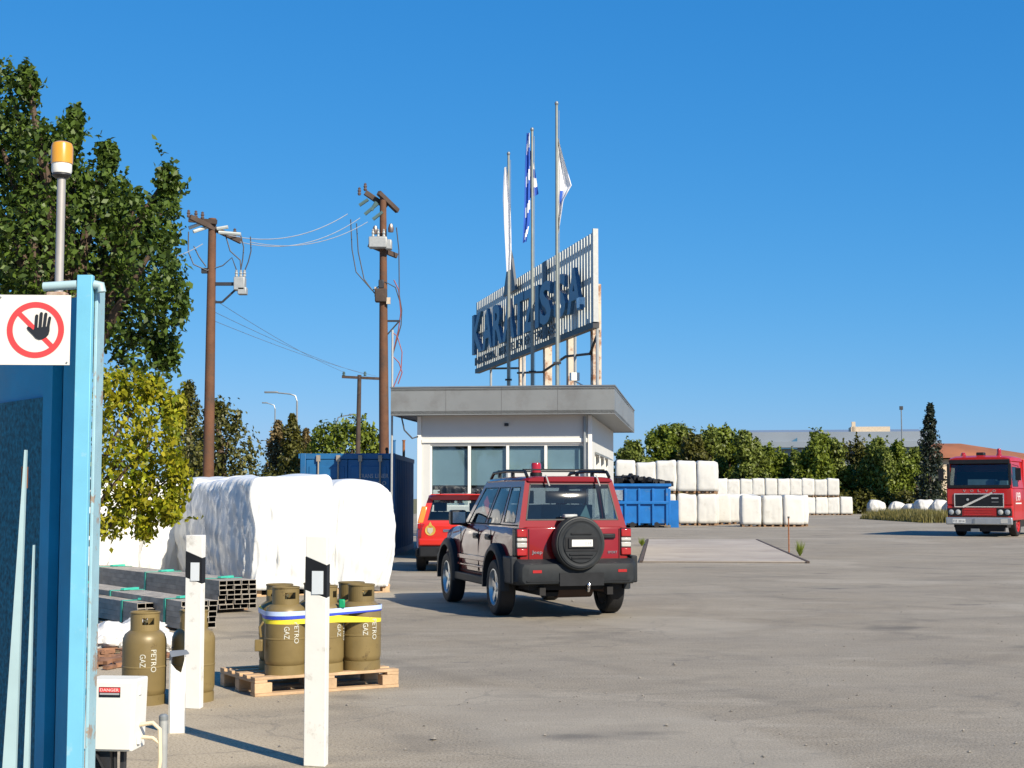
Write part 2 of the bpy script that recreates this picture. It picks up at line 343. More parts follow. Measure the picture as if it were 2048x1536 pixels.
# ------------------------------------------------------------------ weighbridge
BY = R(-7.3)
wb = empty('weighbridge', (5.77, 43.2, 0), R(-5.7), 'pale concrete weighbridge deck between dark steel edges set into the yard', 'weighbridge')
deck_m = mat('deck_concrete', (.345, .302, .255), .85, var=.12, scale=.6, dirt=(.27, .225, .19), dlo=.5, dhi=.7, dscale=.9)
m = MB(); m.box(-1.85, 1.85, -9, 9, 0, .04); m.build('deck', deck_m, wb)
for sx in (-1, 1):
    m = MB(); m.box(sx * 1.90 - .035, sx * 1.90 + .035, -9.1, 9, 0, .05); m.build('edge_beam', mat('edge_rust', (.065, .045, .035), .8, var=.3), wb)
m = MB(); m.box(-1.88, 1.88, -9.05, -9.0, 0, .03); m.build('end_strip', mat('end_strip', (.16, .135, .11), .8), wb)
gp = G(1578, 1108)
p = empty('marker_post', (gp.x, gp.y, 0), 0, 'thin grey marker post beside the weighbridge corner', 'post')
m = MB(); m.tube([(0, 0, 0), (0, 0, .95)], .018, 8); m.build('shaft', rust, p)
m = MB(); m.cbox((0, 0, .97), (.05, .04, .05)); m.build('cap', dark_steel, p)

# ------------------------------------------------------------------ guard building
def guard_building():
    b = empty('guard_building', (1.90, 36.0, 0), BY, 'small white gatehouse with flat grey overhanging roof and a wide strip of windows', 'building')
    # local: x right along the front, y back; walls x -4.22..0, y 0..9.6, height 3.5
    wx, L, H = -4.22, 9.6, 3.52; th = .18
    zs, zt = 1.28, 2.80
    m = MB()
    m.box(wx, 0, 0, th, 0, zs); m.box(wx, 0, 0, th, zt, H); m.box(wx, wx + .27, 0, th, zs, zt); m.box(-.10, 0, 0, th, zs, zt)
    m.box(-2.03, -.10, 0, th, zs, 2.13)            # solid panel below the two right-hand panes
    m.box(wx, wx + th, th, L, 0, H)                # left wall
    m.box(wx, 0, L - th, L, 0, H)
    # right wall with three openings
    ops = [(1.6, 2.9), (3.5, 4.8), (5.5, 6.6)]; y = th
    for (a, c) in ops:
        m.box(-th, 0, y, a, 0, H); m.box(-th, 0, a, c, 2.62, H); m.box(-th, 0, a, c, 0, 1.0); y = c
    m.box(-th, 0, y, L - th, 0, H)
    m.build('wall', wall_white, b, bevel=.006)
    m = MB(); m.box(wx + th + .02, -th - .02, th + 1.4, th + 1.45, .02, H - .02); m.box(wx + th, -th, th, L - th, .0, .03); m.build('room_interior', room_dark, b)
    # corner pilasters and trims
    for x0 in (wx - .05, -.05):
        m = MB(); m.box(x0, x0 + .10, -.05, -.003, 0, H - .02); m.build('corner_trim', white_paint, b, bevel=.01)
    m = MB(); m.box(wx + .06, -.06, -.035, -.003, zt + .04, zt + .14); m.build('window_lintel', white_paint, b, bevel=.008)
    m = MB(); m.tube([(-.13, -.07, 0), (-.13, -.07, H - .05)], .035, 10); m.build('downpipe', steel_grey, b)
    # windows front: four panes
    xs = [wx + .27, -2.98, -2.03, -1.09, -.10]
    for i in range(4):
        lo = zs if i < 2 else 2.13
        fr = MB(); x0, x1 = xs[i], xs[i + 1]; t = .035
        fr.box(x0, x0 + t, .03, .11, lo, zt); fr.box(x1 - t, x1, .03, .11, lo, zt); fr.box(x0 + t, x1 - t, .03, .11, zt - t, zt); fr.box(x0 + t, x1 - t, .03, .11, lo, lo + t)
        f = fr.build('window', white_paint, b, bevel=.004)
        m = MB(); m.box(x0 + t, x1 - t, .065, .071, lo + t, zt - t); m.build('pane', glass_win, f)
        m = MB()
        bot = 1.80 if i < 2 else 2.15
        m.box(x0 + t, x1 - t - (.12 if i == 3 else 0), .135, .145, bot, zt - .10); m.build('blind', blind_mat, f)
    m = MB(); m.cbox((wx + .40, .15, 1.55), (.17, .01, .28)); m.build('paper_notice', plate_mat, b)
    m = MB(); m.box(wx + .5, -2.3, .3, .9, 1.30, 1.36); m.box(-3.2, -3.05, .35, .45, 1.36, 1.62); m.box(-3.4, -3.32, .35, .4, 1.36, 1.55); m.build('desk', plate_mat, b)
    # side windows
    for (a, c) in ops:
        fr = MB(); t = .06
        fr.box(-.12, .02, a, a + t, 1.0, 2.62); fr.box(-.12, .02, c - t, c, 1.0, 2.62); fr.box(-.12, .02, a + t, c - t, 2.62 - t, 2.62); fr.box(-.12, .02, a + t, c - t, 1.0, 1.0 + t)
        f = fr.build('window', white_paint, b, bevel=.004)
        m = MB(); m.box(-.06, -.052, a + t, c - t, 1.0 + t, 2.62 - t); m.build('pane', glass_win, f)
        m = MB(); m.add([(.02, a - .05, 2.66), (.02, c + .05, 2.66), (.16, c + .05, 2.58), (.16, a - .05, 2.58), (.02, a - .05, 2.60), (.02, c + .05, 2.60), (.16, c + .05, 2.55), (.16, a - .05, 2.55)],
                        [(0, 1, 2, 3), (4, 7, 6, 5), (0, 3, 7, 4), (1, 5, 6, 2), (3, 2, 6, 7), (0, 4, 5, 1)]); m.build('shutter_box', steel_grey, f)
    # roof: fascia ring, soffit, deck
    x0, x1, y0, y1 = wx - .62, .63, -.52, L + .35
    m = MB(); zt2, zb = 4.17, 3.50
    m.box(x0, x1, y0, y1, zb + .02, zb + .10); m.box(x0, x1, y0, y1, zt2 - .08, zt2 - .03)
    for q in ((x0, x1, y0, y0 + .06), (x0, x1, y1 - .06, y1), (x0, x0 + .06, y0 + .06, y1 - .06), (x1 - .06, x1, y0 + .06, y1 - .06)): m.box(*q, zb, zt2)
    m.build('roof', roof_grey, b)
    m = MB()
    for q in ((x0 - .02, x1 + .02, y0 - .02, y0 + .07), (x1 - .07, x1 + .02, y0 + .07, y1), (x0 - .02, x0 + .07, y0 + .07, y1)): m.box(*q, zt2 + .003, zt2 + .03)
    m.build('roof_trim', steel_grey, b)
    m = MB()
    for k in range(1, 4): m.box(x0 + k * (x1 - x0) / 4 - .004, x0 + k * (x1 - x0) / 4 + .004, y0 - .004, y0 + .001, zb + .01, zt2 - .01)
    m.build('fascia_joint', mat('joint', (.11, .11, .11), .7), b)
    m = MB(); m.cbox((-2.05, -.02, 3.28), (.10, .05, .07)); m.build('wall_fitting', dark_steel, b)
    m = MB(); m.tube([(wx - .4, -.3, zb), (wx - .33, -.25, 3.15), (wx - .15, -.15, 2.95), (wx - .03, -.05, 3.0)], .02, 6); m.build('cable', cable_mat, b)
guard_building()
p = empty('service_mast', (X(783, 36.6), 36.6, 0), 0, 'slender pale mast at the left corner of the gatehouse roof', 'pole')
m = MB(); m.tube([(0, 0, 0), (0, 0, Z(660, 36.6))], .028, 8); m.build('shaft', galv, p)
m = MB(); m.tube([(0, 0, 5.6), (.12, 0, 5.5), (.24, 0, 5.1), (.22, 0, 4.7), (.08, 0, 4.35), (.02, 0, 4.2)], .014, 6); m.build('cable', mat('cable_red', (.25, .06, .05), .6), p)

# ------------------------------------------------------------------ billboard
def big_sign():
    far = Vector((-1.65, 68.5, 0)); near = Vector((2.80, 50.0, 0)); d = near - far; a = math.atan2(d.y, d.x); L = d.length
    s = empty('company_sign', far, a, 'huge ribbed metal roof-height sign with dark blue company lettering on tall posts', 'sign')
    z0, z1 = 7.45, 10.5
    m = MB(); n = 54
    for k in range(n):
        x = (k + .5) * L / n; m.box(x - .115, x + .115, -.03, .03, z0 + .02, z1 + .04)
    m.build('slats', sign_rib, s)
    m = MB(); m.box(-.05, L + .05, -.06, .16, z0 - .20, z0); m.build('bottom_beam', dark_steel, s)
    m = MB(); m.box(L, L + .10, -.06, .12, z0, z1 + .15); m.build('end_frame', galv, s)
    m = MB()
    for z in (z1 - .35, z0 + 1.55): m.box(0, L, .035, .10, z, z + .12)
    m.build('cross_rail', steel_grey, s)
    # letters one by one, standing proud of the ribs
    def sxp(px): k = (px - 1024) / F; return (1.65 + k * 68.5) / (.2338 + k * .9723)
    for c, pa, pb in (('K', 945, 965), ('A', 966, 985), ('R', 987, 1006), ('A', 1007, 1031), ('T', 1030, 1050), ('Z', 1050, 1072), ('I', 1074, 1081), ('S', 1083, 1106), ('S', 1112, 1136), ('A', 1139, 1167)):
        xa, xb = sxp(pa + 11), sxp(pb + 11); t = xa / 18; m = MB()
        text_on(m, c, (xa, -.22, 8.06 - .10 * t), (1, 0, 0), (0, 0, 1), xb - xa, 1.83 - .28 * t, depth=.07, offset=.035)
        m.build('letter', letter_blue, s, smooth=False)
    m = MB(); m.box(17.9, 18.25, -.3, -.1, 8.05, 8.4); m.build('full_stop', mat('pale_blue', (.45, .70, .85), .4), s)
    for wd_, x_, w_ in (('INDUSTRIAL', .5, 4.4), ('& HOTELIER', 5.3, 4.3), ('ENTERPRISES', 10.0, 4.8)):
        m = MB(); text_on(m, wd_.replace(' ', ''), (x_, -.17, 7.55), (1, 0, 0), (0, 0, 1), w_, .36, depth=.02); m.build('small_lettering', letter_grey, s, smooth=False)
    # pointed emblem rising above the panel over the second A
    ex = (lambda px: (lambda k: (1.65 + k * 68.5) / (.2338 + k * .9723))((px - 1024) / F))(1034)
    m = MB(); m.prism([(ex - 1.25, 9.95), (ex + .95, 9.95), (ex + .25, 11.35), (ex - .1, 11.75)], lambda u, v: (u, -.30, v), lambda u, v: (u, -.20, v)); m.build('emblem', letter_grey, s, smooth=False)
    m = MB(); e2 = (1.65 + (1099 - 1024) / F * 68.5) / (.2338 + (1099 - 1024) / F * .9723)
    m.box(e2 - .28, e2 + .28, -.19, -.155, z0 + .05, z1 - .05); m.build('dark_strip', mat('strip', (.06, .09, .12), .6), s)
    # supports
    def sx(px): k = (px - 1024) / F; return (1.65 + k * 68.5) / (.2338 + k * .9723)
    for px, r in ((1024, .13), (1073, .15), (1119, .14), (1167, .16)):
        m = MB(); m.box(sx(px) - r, sx(px) + r, .3, .3 + 2 * r, 0, z0 + 1.5)
        m.build('post', post_cream, s, bevel=.02)
    for px in (973, 1037, 1140, 1184):
        m = MB(); m.tube([(sx(px), .2, 0), (sx(px), .2, z0 + .5)], .055, 8); m.build('thin_post', galv, s)
    for (pa, pb, za, zb) in ((1024, 1073, 6.7, 6.4), (1073, 1119, 6.4, 6.7), (1119, 1167, 6.7, 6.5), (1167, 1184, 6.5, 7.2), (1024, 973, 6.9, 7.3)):
        m = MB(); m.tube([(sx(pa), .25, za), (sx(pb), .25, zb)], .05, 6); m.build('brace', dark_steel, s)
    m = MB(); cx = sx(1155); m.cbox((cx, -.1, 5.75), (.25, .3, .28)); m.tube([(cx, -.1, 5.6), (cx + .4, .3, 5.3)], .03, 6); m.build('camera_housing', white_paint, s)
big_sign()

# ------------------------------------------------------------------ flag poles and flags
def flag(name, left, right, D, mats, stripe, label, cat='flag', seed=1, amp=.045, ncol=20, off=0.0):
    """left/right: outlines [(px,py)...] of the hanging cloth; folds run down it"""
    rnd = random.Random(seed); n = 34; m = MB(); T = []
    def at(cv, t):
        L = len(cv) - 1; k = min(int(t * L), L - 1); u = t * L - k
        return (cv[k][0] * (1 - u) + cv[k + 1][0] * u, cv[k][1] * (1 - u) + cv[k + 1][1] * u)
    ph = rnd.random() * 6
    for th in (0,):
        for i in range(n + 1):
            a, b = at(left, i / n), at(right, i / n)
            for j in range(ncol + 1):
                u = j / ncol; px, py = a[0] * (1 - u) + b[0] * u, a[1] * (1 - u) + b[1] * u
                q = P(px, py, D); wv = (math.sin(u * 9 + ph + i * .08) + .4 * math.sin(u * 21 + i * .21)) * amp * (.3 + u)
                T.append((q.x, D + off + wv + th, q.z))
    N = (n + 1) * (ncol + 1)
    for i in range(n):
        for j in range(ncol):
            a = i * (ncol + 1) + j; mi = stripe(i / n, j / ncol)
            m.add([], [])
            m.f.append((a, a + 1, a + ncol + 2, a + ncol + 1)); m.m.append(mi)
    m.v = T
    o = m.build(name, mats); tag(o, label, cat, 'flags above the sign'); return o
def flagpole(px, top, D, label):
    b = empty('flagpole', (X(px + 5, D), D, 0), 0, label, 'flagpole', 'flagpoles in front of the sign')
    h = Z(top, D); m = MB(); m.tube([(0, 0, 0), (0, 0, 5), (0, 0, h)], [.075, .065, .045], 12); m.build('shaft', mat('flagpole_grey', (.24, .26, .235), .5, metal=.2, var=.1), b)
    m = MB(); m.lathe([(0, .09), (.05, .06), (.07, 0), (.05, -.06), (0, -.09)], 10, (0, 0, h + .05)); m.build('finial', steel_grey, b)
    m = MB(); m.tube([(.09, -.03, 1.2), (.08, -.03, h - .2)], .008, 4); m.build('halyard', galv, b)
    m = MB(); m.cbox((0, 0, 6.0), (.26, .22, .06)); m.cbox((0, 0, 5.0), (.26, .22, .06)); m.build('bracket', dark_steel, b)
flagpole(1012, 310, 56.5, 'flagpole standing farthest left with a plain white flag, lowest of the three in view')
flagpole(1060, 262, 52.9, 'middle flagpole carrying the blue and white striped flag')
flagpole(1110, 210, 49.4, 'flagpole standing tallest in view, at the right with a white flag billowing out')
flag('flag', [(1008, 338), (1006, 400), (1008, 450), (1011, 500), (1013, 545)], [(1013, 334), (1020, 400), (1022, 450), (1023, 500), (1021, 540)], 56.3, [flag_white], lambda v, u: 0, 'plain white flag hanging limp and narrow on the left pole', seed=3, off=-.15)
gs = lambda v, u: 1 if int(v * 9) % 2 else 0
flag('flag', [(1053, 268), (1050, 330), (1049, 390), (1047, 450), (1045, 488)], [(1059, 268), (1060, 330), (1060, 390), (1060, 440), (1053, 484)], 52.7, [flag_blue, flag_white], lambda v, u: 1 if (int(v * 11 + u * 1.2) % 3 == 1 and u > .2) else 0, 'blue and white striped flag hanging down the middle pole', seed=5, off=-.15)
fl2 = flag('flag_fold', [(1060, 300), (1060, 330), (1060, 360), (1060, 396)], [(1062, 303), (1069, 332), (1073, 360), (1077, 388)], 52.95, [flag_blue, flag_white], lambda v, u: 1 if int(v * 5) % 2 else 0, seed=6, label=None, cat=None)
fmain = [o for o in COL.objects if o.name == 'flag.001'][0]
fl2.parent = fmain
for k in ('label', 'category', 'group'):
    if k in fl2: del fl2[k]
flag('flag', [(1112, 270), (1113, 330), (1113, 372), (1114, 420), (1115, 470)], [(1114, 268), (1127, 318), (1143, 372), (1127, 400), (1117, 468)], 49.5, [flag_white, flag_blue], lambda v, u: 1 if (.53 < v < .68 and .2 < u < .5) or (.68 < v < .86 and .3 < u < .55) else 0, 'white flag with a small blue device billowing from the right pole', seed=8, amp=.07)

# ------------------------------------------------------------------ utility poles, cables
def insul(m, p, h=.22, r=.055):
    m.lathe([(0, 0), (r * .6, 0), (r, h * .2), (r * .6, h * .35), (r, h * .55), (r * .6, h * .7), (r * .8, h * .85), (0, h)], 8, p)
def pole1():
    D = 40.0; x = X(416, D); h = Z(437, D)
    b = empty('utility_pole', (x, D, 0), 0, 'tall reddish wooden utility pole nearer the trees with a grey switch box on an arm', 'utility pole', 'wooden poles of the power line')
    m = MB(); m.tube([(0, 0, 0), (0, 0, h * .5), (0, 0, h)], [.16, .135, .105], 14); m.build('shaft', pole_wood, b)
    m = MB(); m.beam((-.5, -.5, h - .05), (.7, .5, h - .55), .1, .13); m.build('crossarm', pole_dark, b)
    m = MB(); m.beam((-.62, -.12, h - .06), (.15, -.12, h - .12), .1, .12); m.build('crossarm', pole_dark, b)
    for q in ((-.62, -.15, h), (-.42, -.15, h - .02), (-.24, -.15, h - .05), (.55, .35, h - .42)):
        m = MB(); insul(m, q); m.build('insulator', mat('insulator', (.10, .07, .06), .3), b)
    for (a, c) in (((-.6, -.2, h - .3), (-.2, -.2, h - .15)), ((-.45, -.3, h - .42), (-.1, -.1, h - .25)), ((.15, -.1, h - .3), (.45, -.1, h - .25)), ((.2, -.1, h - .4), (.8, -.1, h - .45))):
        m = MB(); m.tube([a, c], .05, 7); m.build('strain_insulator', mat('insul_grey', (.45, .48, .46), .4), b)
    z = Z(568, D)
    m = MB(); m.cbox((.78, 0, z), (.30, .3, .36)); m.cbox((.86, -.02, z - .20), (.24, .26, .2)); m.build('switch_box', galv, b, bevel=.02)
    for dx in (.68, .80, .9):
        m = MB(); insul(m, (dx, 0, z + .18), .22, .05); m.build('bushing', galv, b)
    m = MB(); m.beam((.1, 0, z), (.66, 0, z), .08, .09); m.beam((.1, 0, z - .5), (.30, 0, z - .5), .06, .06); m.beam((.3, 0, z - .5), (.70, 0, z - .12), .05, .05); m.build('bracket', dark_steel, b)
    for pts in ([(-.6, -.2, h - .4), (-.6, -.2, h - .95), (-.45, -.2, h - 1.3), (-.1, -.1, h - 1.45), (.3, 0, h - 1.3), (.55, 0, h - 1.08), (.68, 0, z + .38)],
                [(-.45, -.2, h - .8), (-.3, -.2, h - 1.1), (-.12, -.15, h - 1.35)],
                [(.35, 0, h - .4), (.5, 0, h - .9), (.78, 0, h - 1.15), (.8, 0, z + .38)],
                [(.78, 0, h - .45), (.87, 0, h - .8), (.85, 0, h - 1.1), (.80, 0, z + .38)],
                [(1.05, 0, h - .5), (1.07, 0, h - .9), (1.0, 0, h - 1.2), (.9, 0, z + .35)]):
        m = MB(); m.tube(pts, .018, 5); m.build('jumper_wire', cable_mat, b)
    m = MB(); m.cbox((-.18, -.05, h - 1.45), (.16, .12, .14)); m.build('clamp', dark_steel, b)
    return Vector((x, D, h))
def pole2():
    D = 45.0; x = X(762, D); h = Z(392, D); pm = F / D
    b = empty('utility_pole', (x, D, 0), 0, 'wooden utility pole beside the gatehouse crowded with crossarms and a transformer', 'utility pole', 'wooden poles of the power line')
    m = MB(); m.tube([(.12, 0, 0), (.06, 0, h * .45), (0, 0, h)], [.165, .145, .10], 14); m.build('shaft', pole_wood, b)
    zz = lambda py: Z(py, D)
    m = MB(); m.beam((-.55, 0, zz(385)), (.1, .2, zz(412)), .12, .15); m.build('crossarm', pole_dark, b)
    m = MB(); m.beam((-.12, -.2, zz(388)), (.42, .4, zz(417)), .12, .14); m.build('crossarm', pole_dark, b)
    for q in ((-.72, -.1, zz(392)), (-.55, 0, zz(382))):
        m = MB(); insul(m, q, .26, .06); m.build('insulator', mat('insulator', (.10, .07, .06), .3), b)
    for (u, v, s, t) in ((-.72, 412, -.45, 400), (-.55, 430, -.15, 408), (-.3, 440, .0, 425), (-.35, 422, -.2, 405)):
        m = MB(); m.tube([(u, -.1, zz(v)), (s, -.1, zz(t))], .055, 7); m.build('strain_insulator', mat('insul_green', (.08, .14, .14), .3), b)
    m = MB(); m.cbox((-.12, -.22, zz(488)), (.56, .35, .34)); m.cbox((.20, -.2, zz(492)), (.2, .3, .3)); m.build('transformer', galv, b, bevel=.03)
    for dx in (-.28, -.12, .05):
        m = MB(); insul(m, (dx, -.22, zz(478)), .28, .05); m.build('bushing', galv, b)
    m = MB(); m.beam((-.42, -.1, zz(490)), (.42, .3, zz(509)), .12, .14); m.build('crossarm', pole_dark, b)
    for (dx, py) in ((-.22, 462), (.26, 458)):
        m = MB(); m.lathe([(0, 0), (.08, 0), (.09, .12), (.05, .25), (0, .27)], 8, (dx, -.15, zz(py + 8))); m.build('arrester', mat('insulator', (.10, .07, .06), .3), b)
    m = MB(); m.cbox((-.03, -.12, zz(592)), (.36, .26, .42)); m.build('junction_box', pole_dark, b, bevel=.03)
    m = MB(); m.cbox((-.02, -.16, zz(570)), (.16, .2, .26)); m.build('switch_body', dark_steel, b, bevel=.02)
    m = MB(); m.cbox((.2, -.15, zz(603)), (.12, .1, .2)); m.cbox((-.2, -.15, zz(585)), (.05, .08, .3)); m.build('label_plate', post_cream, b)
    m = MB(); m.beam((.1, 0, zz(642)), (.55, 0, zz(642)), .05, .06); m.beam((.12, 0, zz(672)), (.5, 0, zz(644)), .04, .04); m.build('bracket', dark_steel, b)
    for pts, mt in (([(-.98, -.1, zz(440)), (-.93, -.1, zz(500)), (-.8, -.1, zz(545)), (-.3, -.1, zz(582))], cable_mat),
                ([(-.80, -.1, zz(448)), (-.74, -.1, zz(505)), (-.55, -.1, zz(560)), (-.2, -.1, zz(590))], cable_mat),
                ([(.42, 0, zz(455)), (.50, 0, zz(500)), (.52, 0, zz(590)), (.60, 0, zz(620)), (.58, 0, zz(650)), (.35, 0, zz(705)), (.32, 0, zz(712))], cable_mat),
                ([(.35, 0, zz(560)), (.5, 0, zz(580)), (.57, 0, zz(625)), (.5, 0, zz(660)), (.32, 0, zz(712)), (.52, 0, zz(725)), (.62, 0, zz(745)), (.5, 0, zz(768))], mat('cable_red', (.25, .06, .05), .6)),
                ([(-.3, -.1, zz(582)), (.1, -.1, zz(565)), (.4, 0, zz(575)), (.52, 0, zz(600))], cable_mat)):
        m = MB(); m.tube(pts, .018, 5); m.build('jumper_wire', mt, b)
    return Vector((x, D, h))
p1 = pole1(); p2 = pole2()
def pole3():
    D = 80.0; x = X(717, D); h = Z(750, D)
    b = empty('utility_pole', (x, D, 0), 0, 'thin dark distant utility pole with one plain crossarm', 'utility pole', 'wooden poles of the power line')
    m = MB(); m.tube([(-.1, 0, 0), (0, 0, h)], [.16, .11], 10); m.build('shaft', pole_dark, b)
    m = MB(); m.beam((-.95, 0, h - .1), (1.1, 0, h - .2), .12, .14); m.build('crossarm', pole_dark, b)
    for dx in (-.85, .3):
        m = MB(); insul(m, (dx, 0, h - .05), .25, .09); m.build('insulator', mat('insul_green', (.08, .14, .14), .3), b)
    return Vector((x, D, h))
p3 = pole3()
def cable(a, b, sag, r, mt, label, grp, n=16):
    a, b = Vector(a), Vector(b); pts = [a.lerp(b, t / n) - Vector((0, 0, sag * 4 * (t / n) * (1 - t / n))) for t in range(n + 1)]
    m = MB(); m.tube(pts, r, 5); o = m.build('power_cable', mt); tag(o, label, 'cable', grp)
gA = 'thick pale cables between the two near poles'
cable(P(455, 470, 40), P(695, 428, 45), .38, .014, cable_pale, 'upper thick pale cable strung between the two near poles', gA)
cable(P(480, 484, 40.3), P(720, 436, 45.2), .42, .013, cable_pale, 'middle thick pale cable strung between the two near poles', gA)
cable(P(500, 484, 39.7), P(735, 444, 44.8), .35, .012, cable_pale, 'lowest thick pale cable strung between the two near poles', gA)
cable(P(405, 488, 40), P(280, 520, 36), .15, .014, cable_pale, 'short pale cable running left from the reddish pole into the tree', 'cables into the tree')
gB = 'thin wires down to the distant pole'
for k, (ax, ay, bx, by) in enumerate(((430, 600, 690, 745), (425, 622, 728, 748), (424, 640, 752, 752))):
    cable(P(ax, ay, 41), P(bx, by, 80), .15, .008, mat('cable_faint', (.16, .20, .26), .6), ('highest', 'middle', 'lowest')[k] + ' of three thin wires descending to the distant pole', gB)
def street_lamp(px, top, D, armpx, dropy, label, side=-1):
    b = empty('street_lamp', (X(px, D), D, 0), 0, label, 'street lamp', 'street lamps beyond the yard')
    h = Z(top, D); a = abs(armpx) * D / F
    m = MB(); m.tube([(0, 0, 0), (0, 0, h - .5)], [.10, .06], 8); m.build('shaft', steel_grey, b)
    m = MB(); m.tube([(0, 0, h - .5), (side * .12, 0, h - .12), (side * .5, 0, h), (side * a * .6, 0, h + .08)], .05, 6); m.build('arm', steel_grey, b)
    m = MB(); m.cbox((side * a * .8, 0, h + .12), (a * .42, .25, .12)); m.build('lamp_head', steel_grey, b, bevel=.03)
street_lamp(592, 788, 100, 65, 0, 'street lamp with a long arm, above the brown pines')
street_lamp(672, 832, 120, 42, 0, 'street lamp mostly hidden by the round green tree', side=1)
street_lamp(548, 808, 150, 26, 0, 'faraway street lamp, small head left of the other lamps')

# ------------------------------------------------------------------ shipping container
def container():
    b = empty('shipping_container', (X(695, 38.3), 38.3, 0), R(-1.0), 'dark blue shipping container with locking bars beside the gatehouse', 'container')
    w, L, H = 1.22, 6.06, 2.63; m = MB()
    # corrugated side walls and roof
    for sx in (-1, 1):
        n = 44; pts = []
        for k in range(n + 1):
            y = .12 + (L - .24) * k / n; pts.append((sx * (w - (.0 if (k // 2) % 2 else .036)), y))
        for k in range(n):
            (xa, ya), (xb, yb) = pts[k], pts[k + 1]; m.add([(xa, ya, .15), (xb, yb, .15), (xb, yb, H - .12), (xa, ya, H - .12)], [(0, 1, 2, 3)])
        m.box(sx * w - .06, sx * w + .0, .0, L, .0, .15); m.box(sx * w - .06, sx * w + .0, 0, L, H - .12, H)
    m.box(-w + .06, w - .06, L - .04, L, 0, H); m.box(-w + .06, w - .06, .1, L - .04, H - .08, H - .03); m.box(-w + .06, w - .06, .1, L - .04, .1, .15)
    m.build('shell', ctn_blue, b, smooth=False)
    m = MB()
    for sx in (-1, 1): m.box(sx * (w - .06) - .07, sx * (w - .06) + .07, -.02, .1, 0, H + .01)
    m.box(-w + .13, w - .13, -.02, .1, 0, .14); m.box(-w + .13, w - .13, -.02, .1, H - .14, H + .005); m.build('door_frame', ctn_blue, b, bevel=.01)
    for sx in (-1, 1):
        m = MB(); x0, x1 = (-w + .14, -.006) if sx < 0 else (.006, w - .14); m.box(x0, x1, .0, .05, .15, H - .15)
        for zc in (.5, 1.05, 1.6, 2.15): m.box(x0 + .08, x1 - .08, -.02, -.001, zc - .16, zc + .16)
        d = m.build('door', ctn_blue, b, bevel=.01)
        for k in (.3, .78):
            xx = x0 + (x1 - x0) * k; m = MB(); m.tube([(xx, -.06, .08), (xx, -.06, H - .06)], .022, 8); m.cbox((xx, -.05, H - .12), (.10, .06, .16)); m.cbox((xx, -.05, 1.2), (.12, .05, .09)); m.build('lock_rod', lockrod, d)
    m = MB(); text_on(m, 'TRANS', (.30, -.024, 2.00), (1, 0, 0), (0, 0, 1), .36, .11, .002); text_on(m, 'LINER', (.72, -.024, 2.00), (1, 0, 0), (0, 0, 1), .34, .11, .002); text_on(m, '20', (.78, -.024, 1.82), (1, 0, 0), (0, 0, 1), .22, .10, .002); m.build('lettering', ink_grey, b, smooth=False)
container()
for px, mt, lb, r in ((787, ctn_blue, 'short blue post standing behind the container', .05), (807, rust, 'short rusty post standing behind the container', .04)):
    D = 44.6; p = empty('post', (X(px, D), D, 0), 0, lb, 'post'); m = MB(); m.tube([(0, 0, 0), (0, 0, Z(882, D))], r, 8); m.build('shaft', mt, p); m = MB(); m.tube([(0, 0, Z(882, D)), (0, 0, Z(880, D))], r * 1.3, 8); m.build('cap', mt, p)

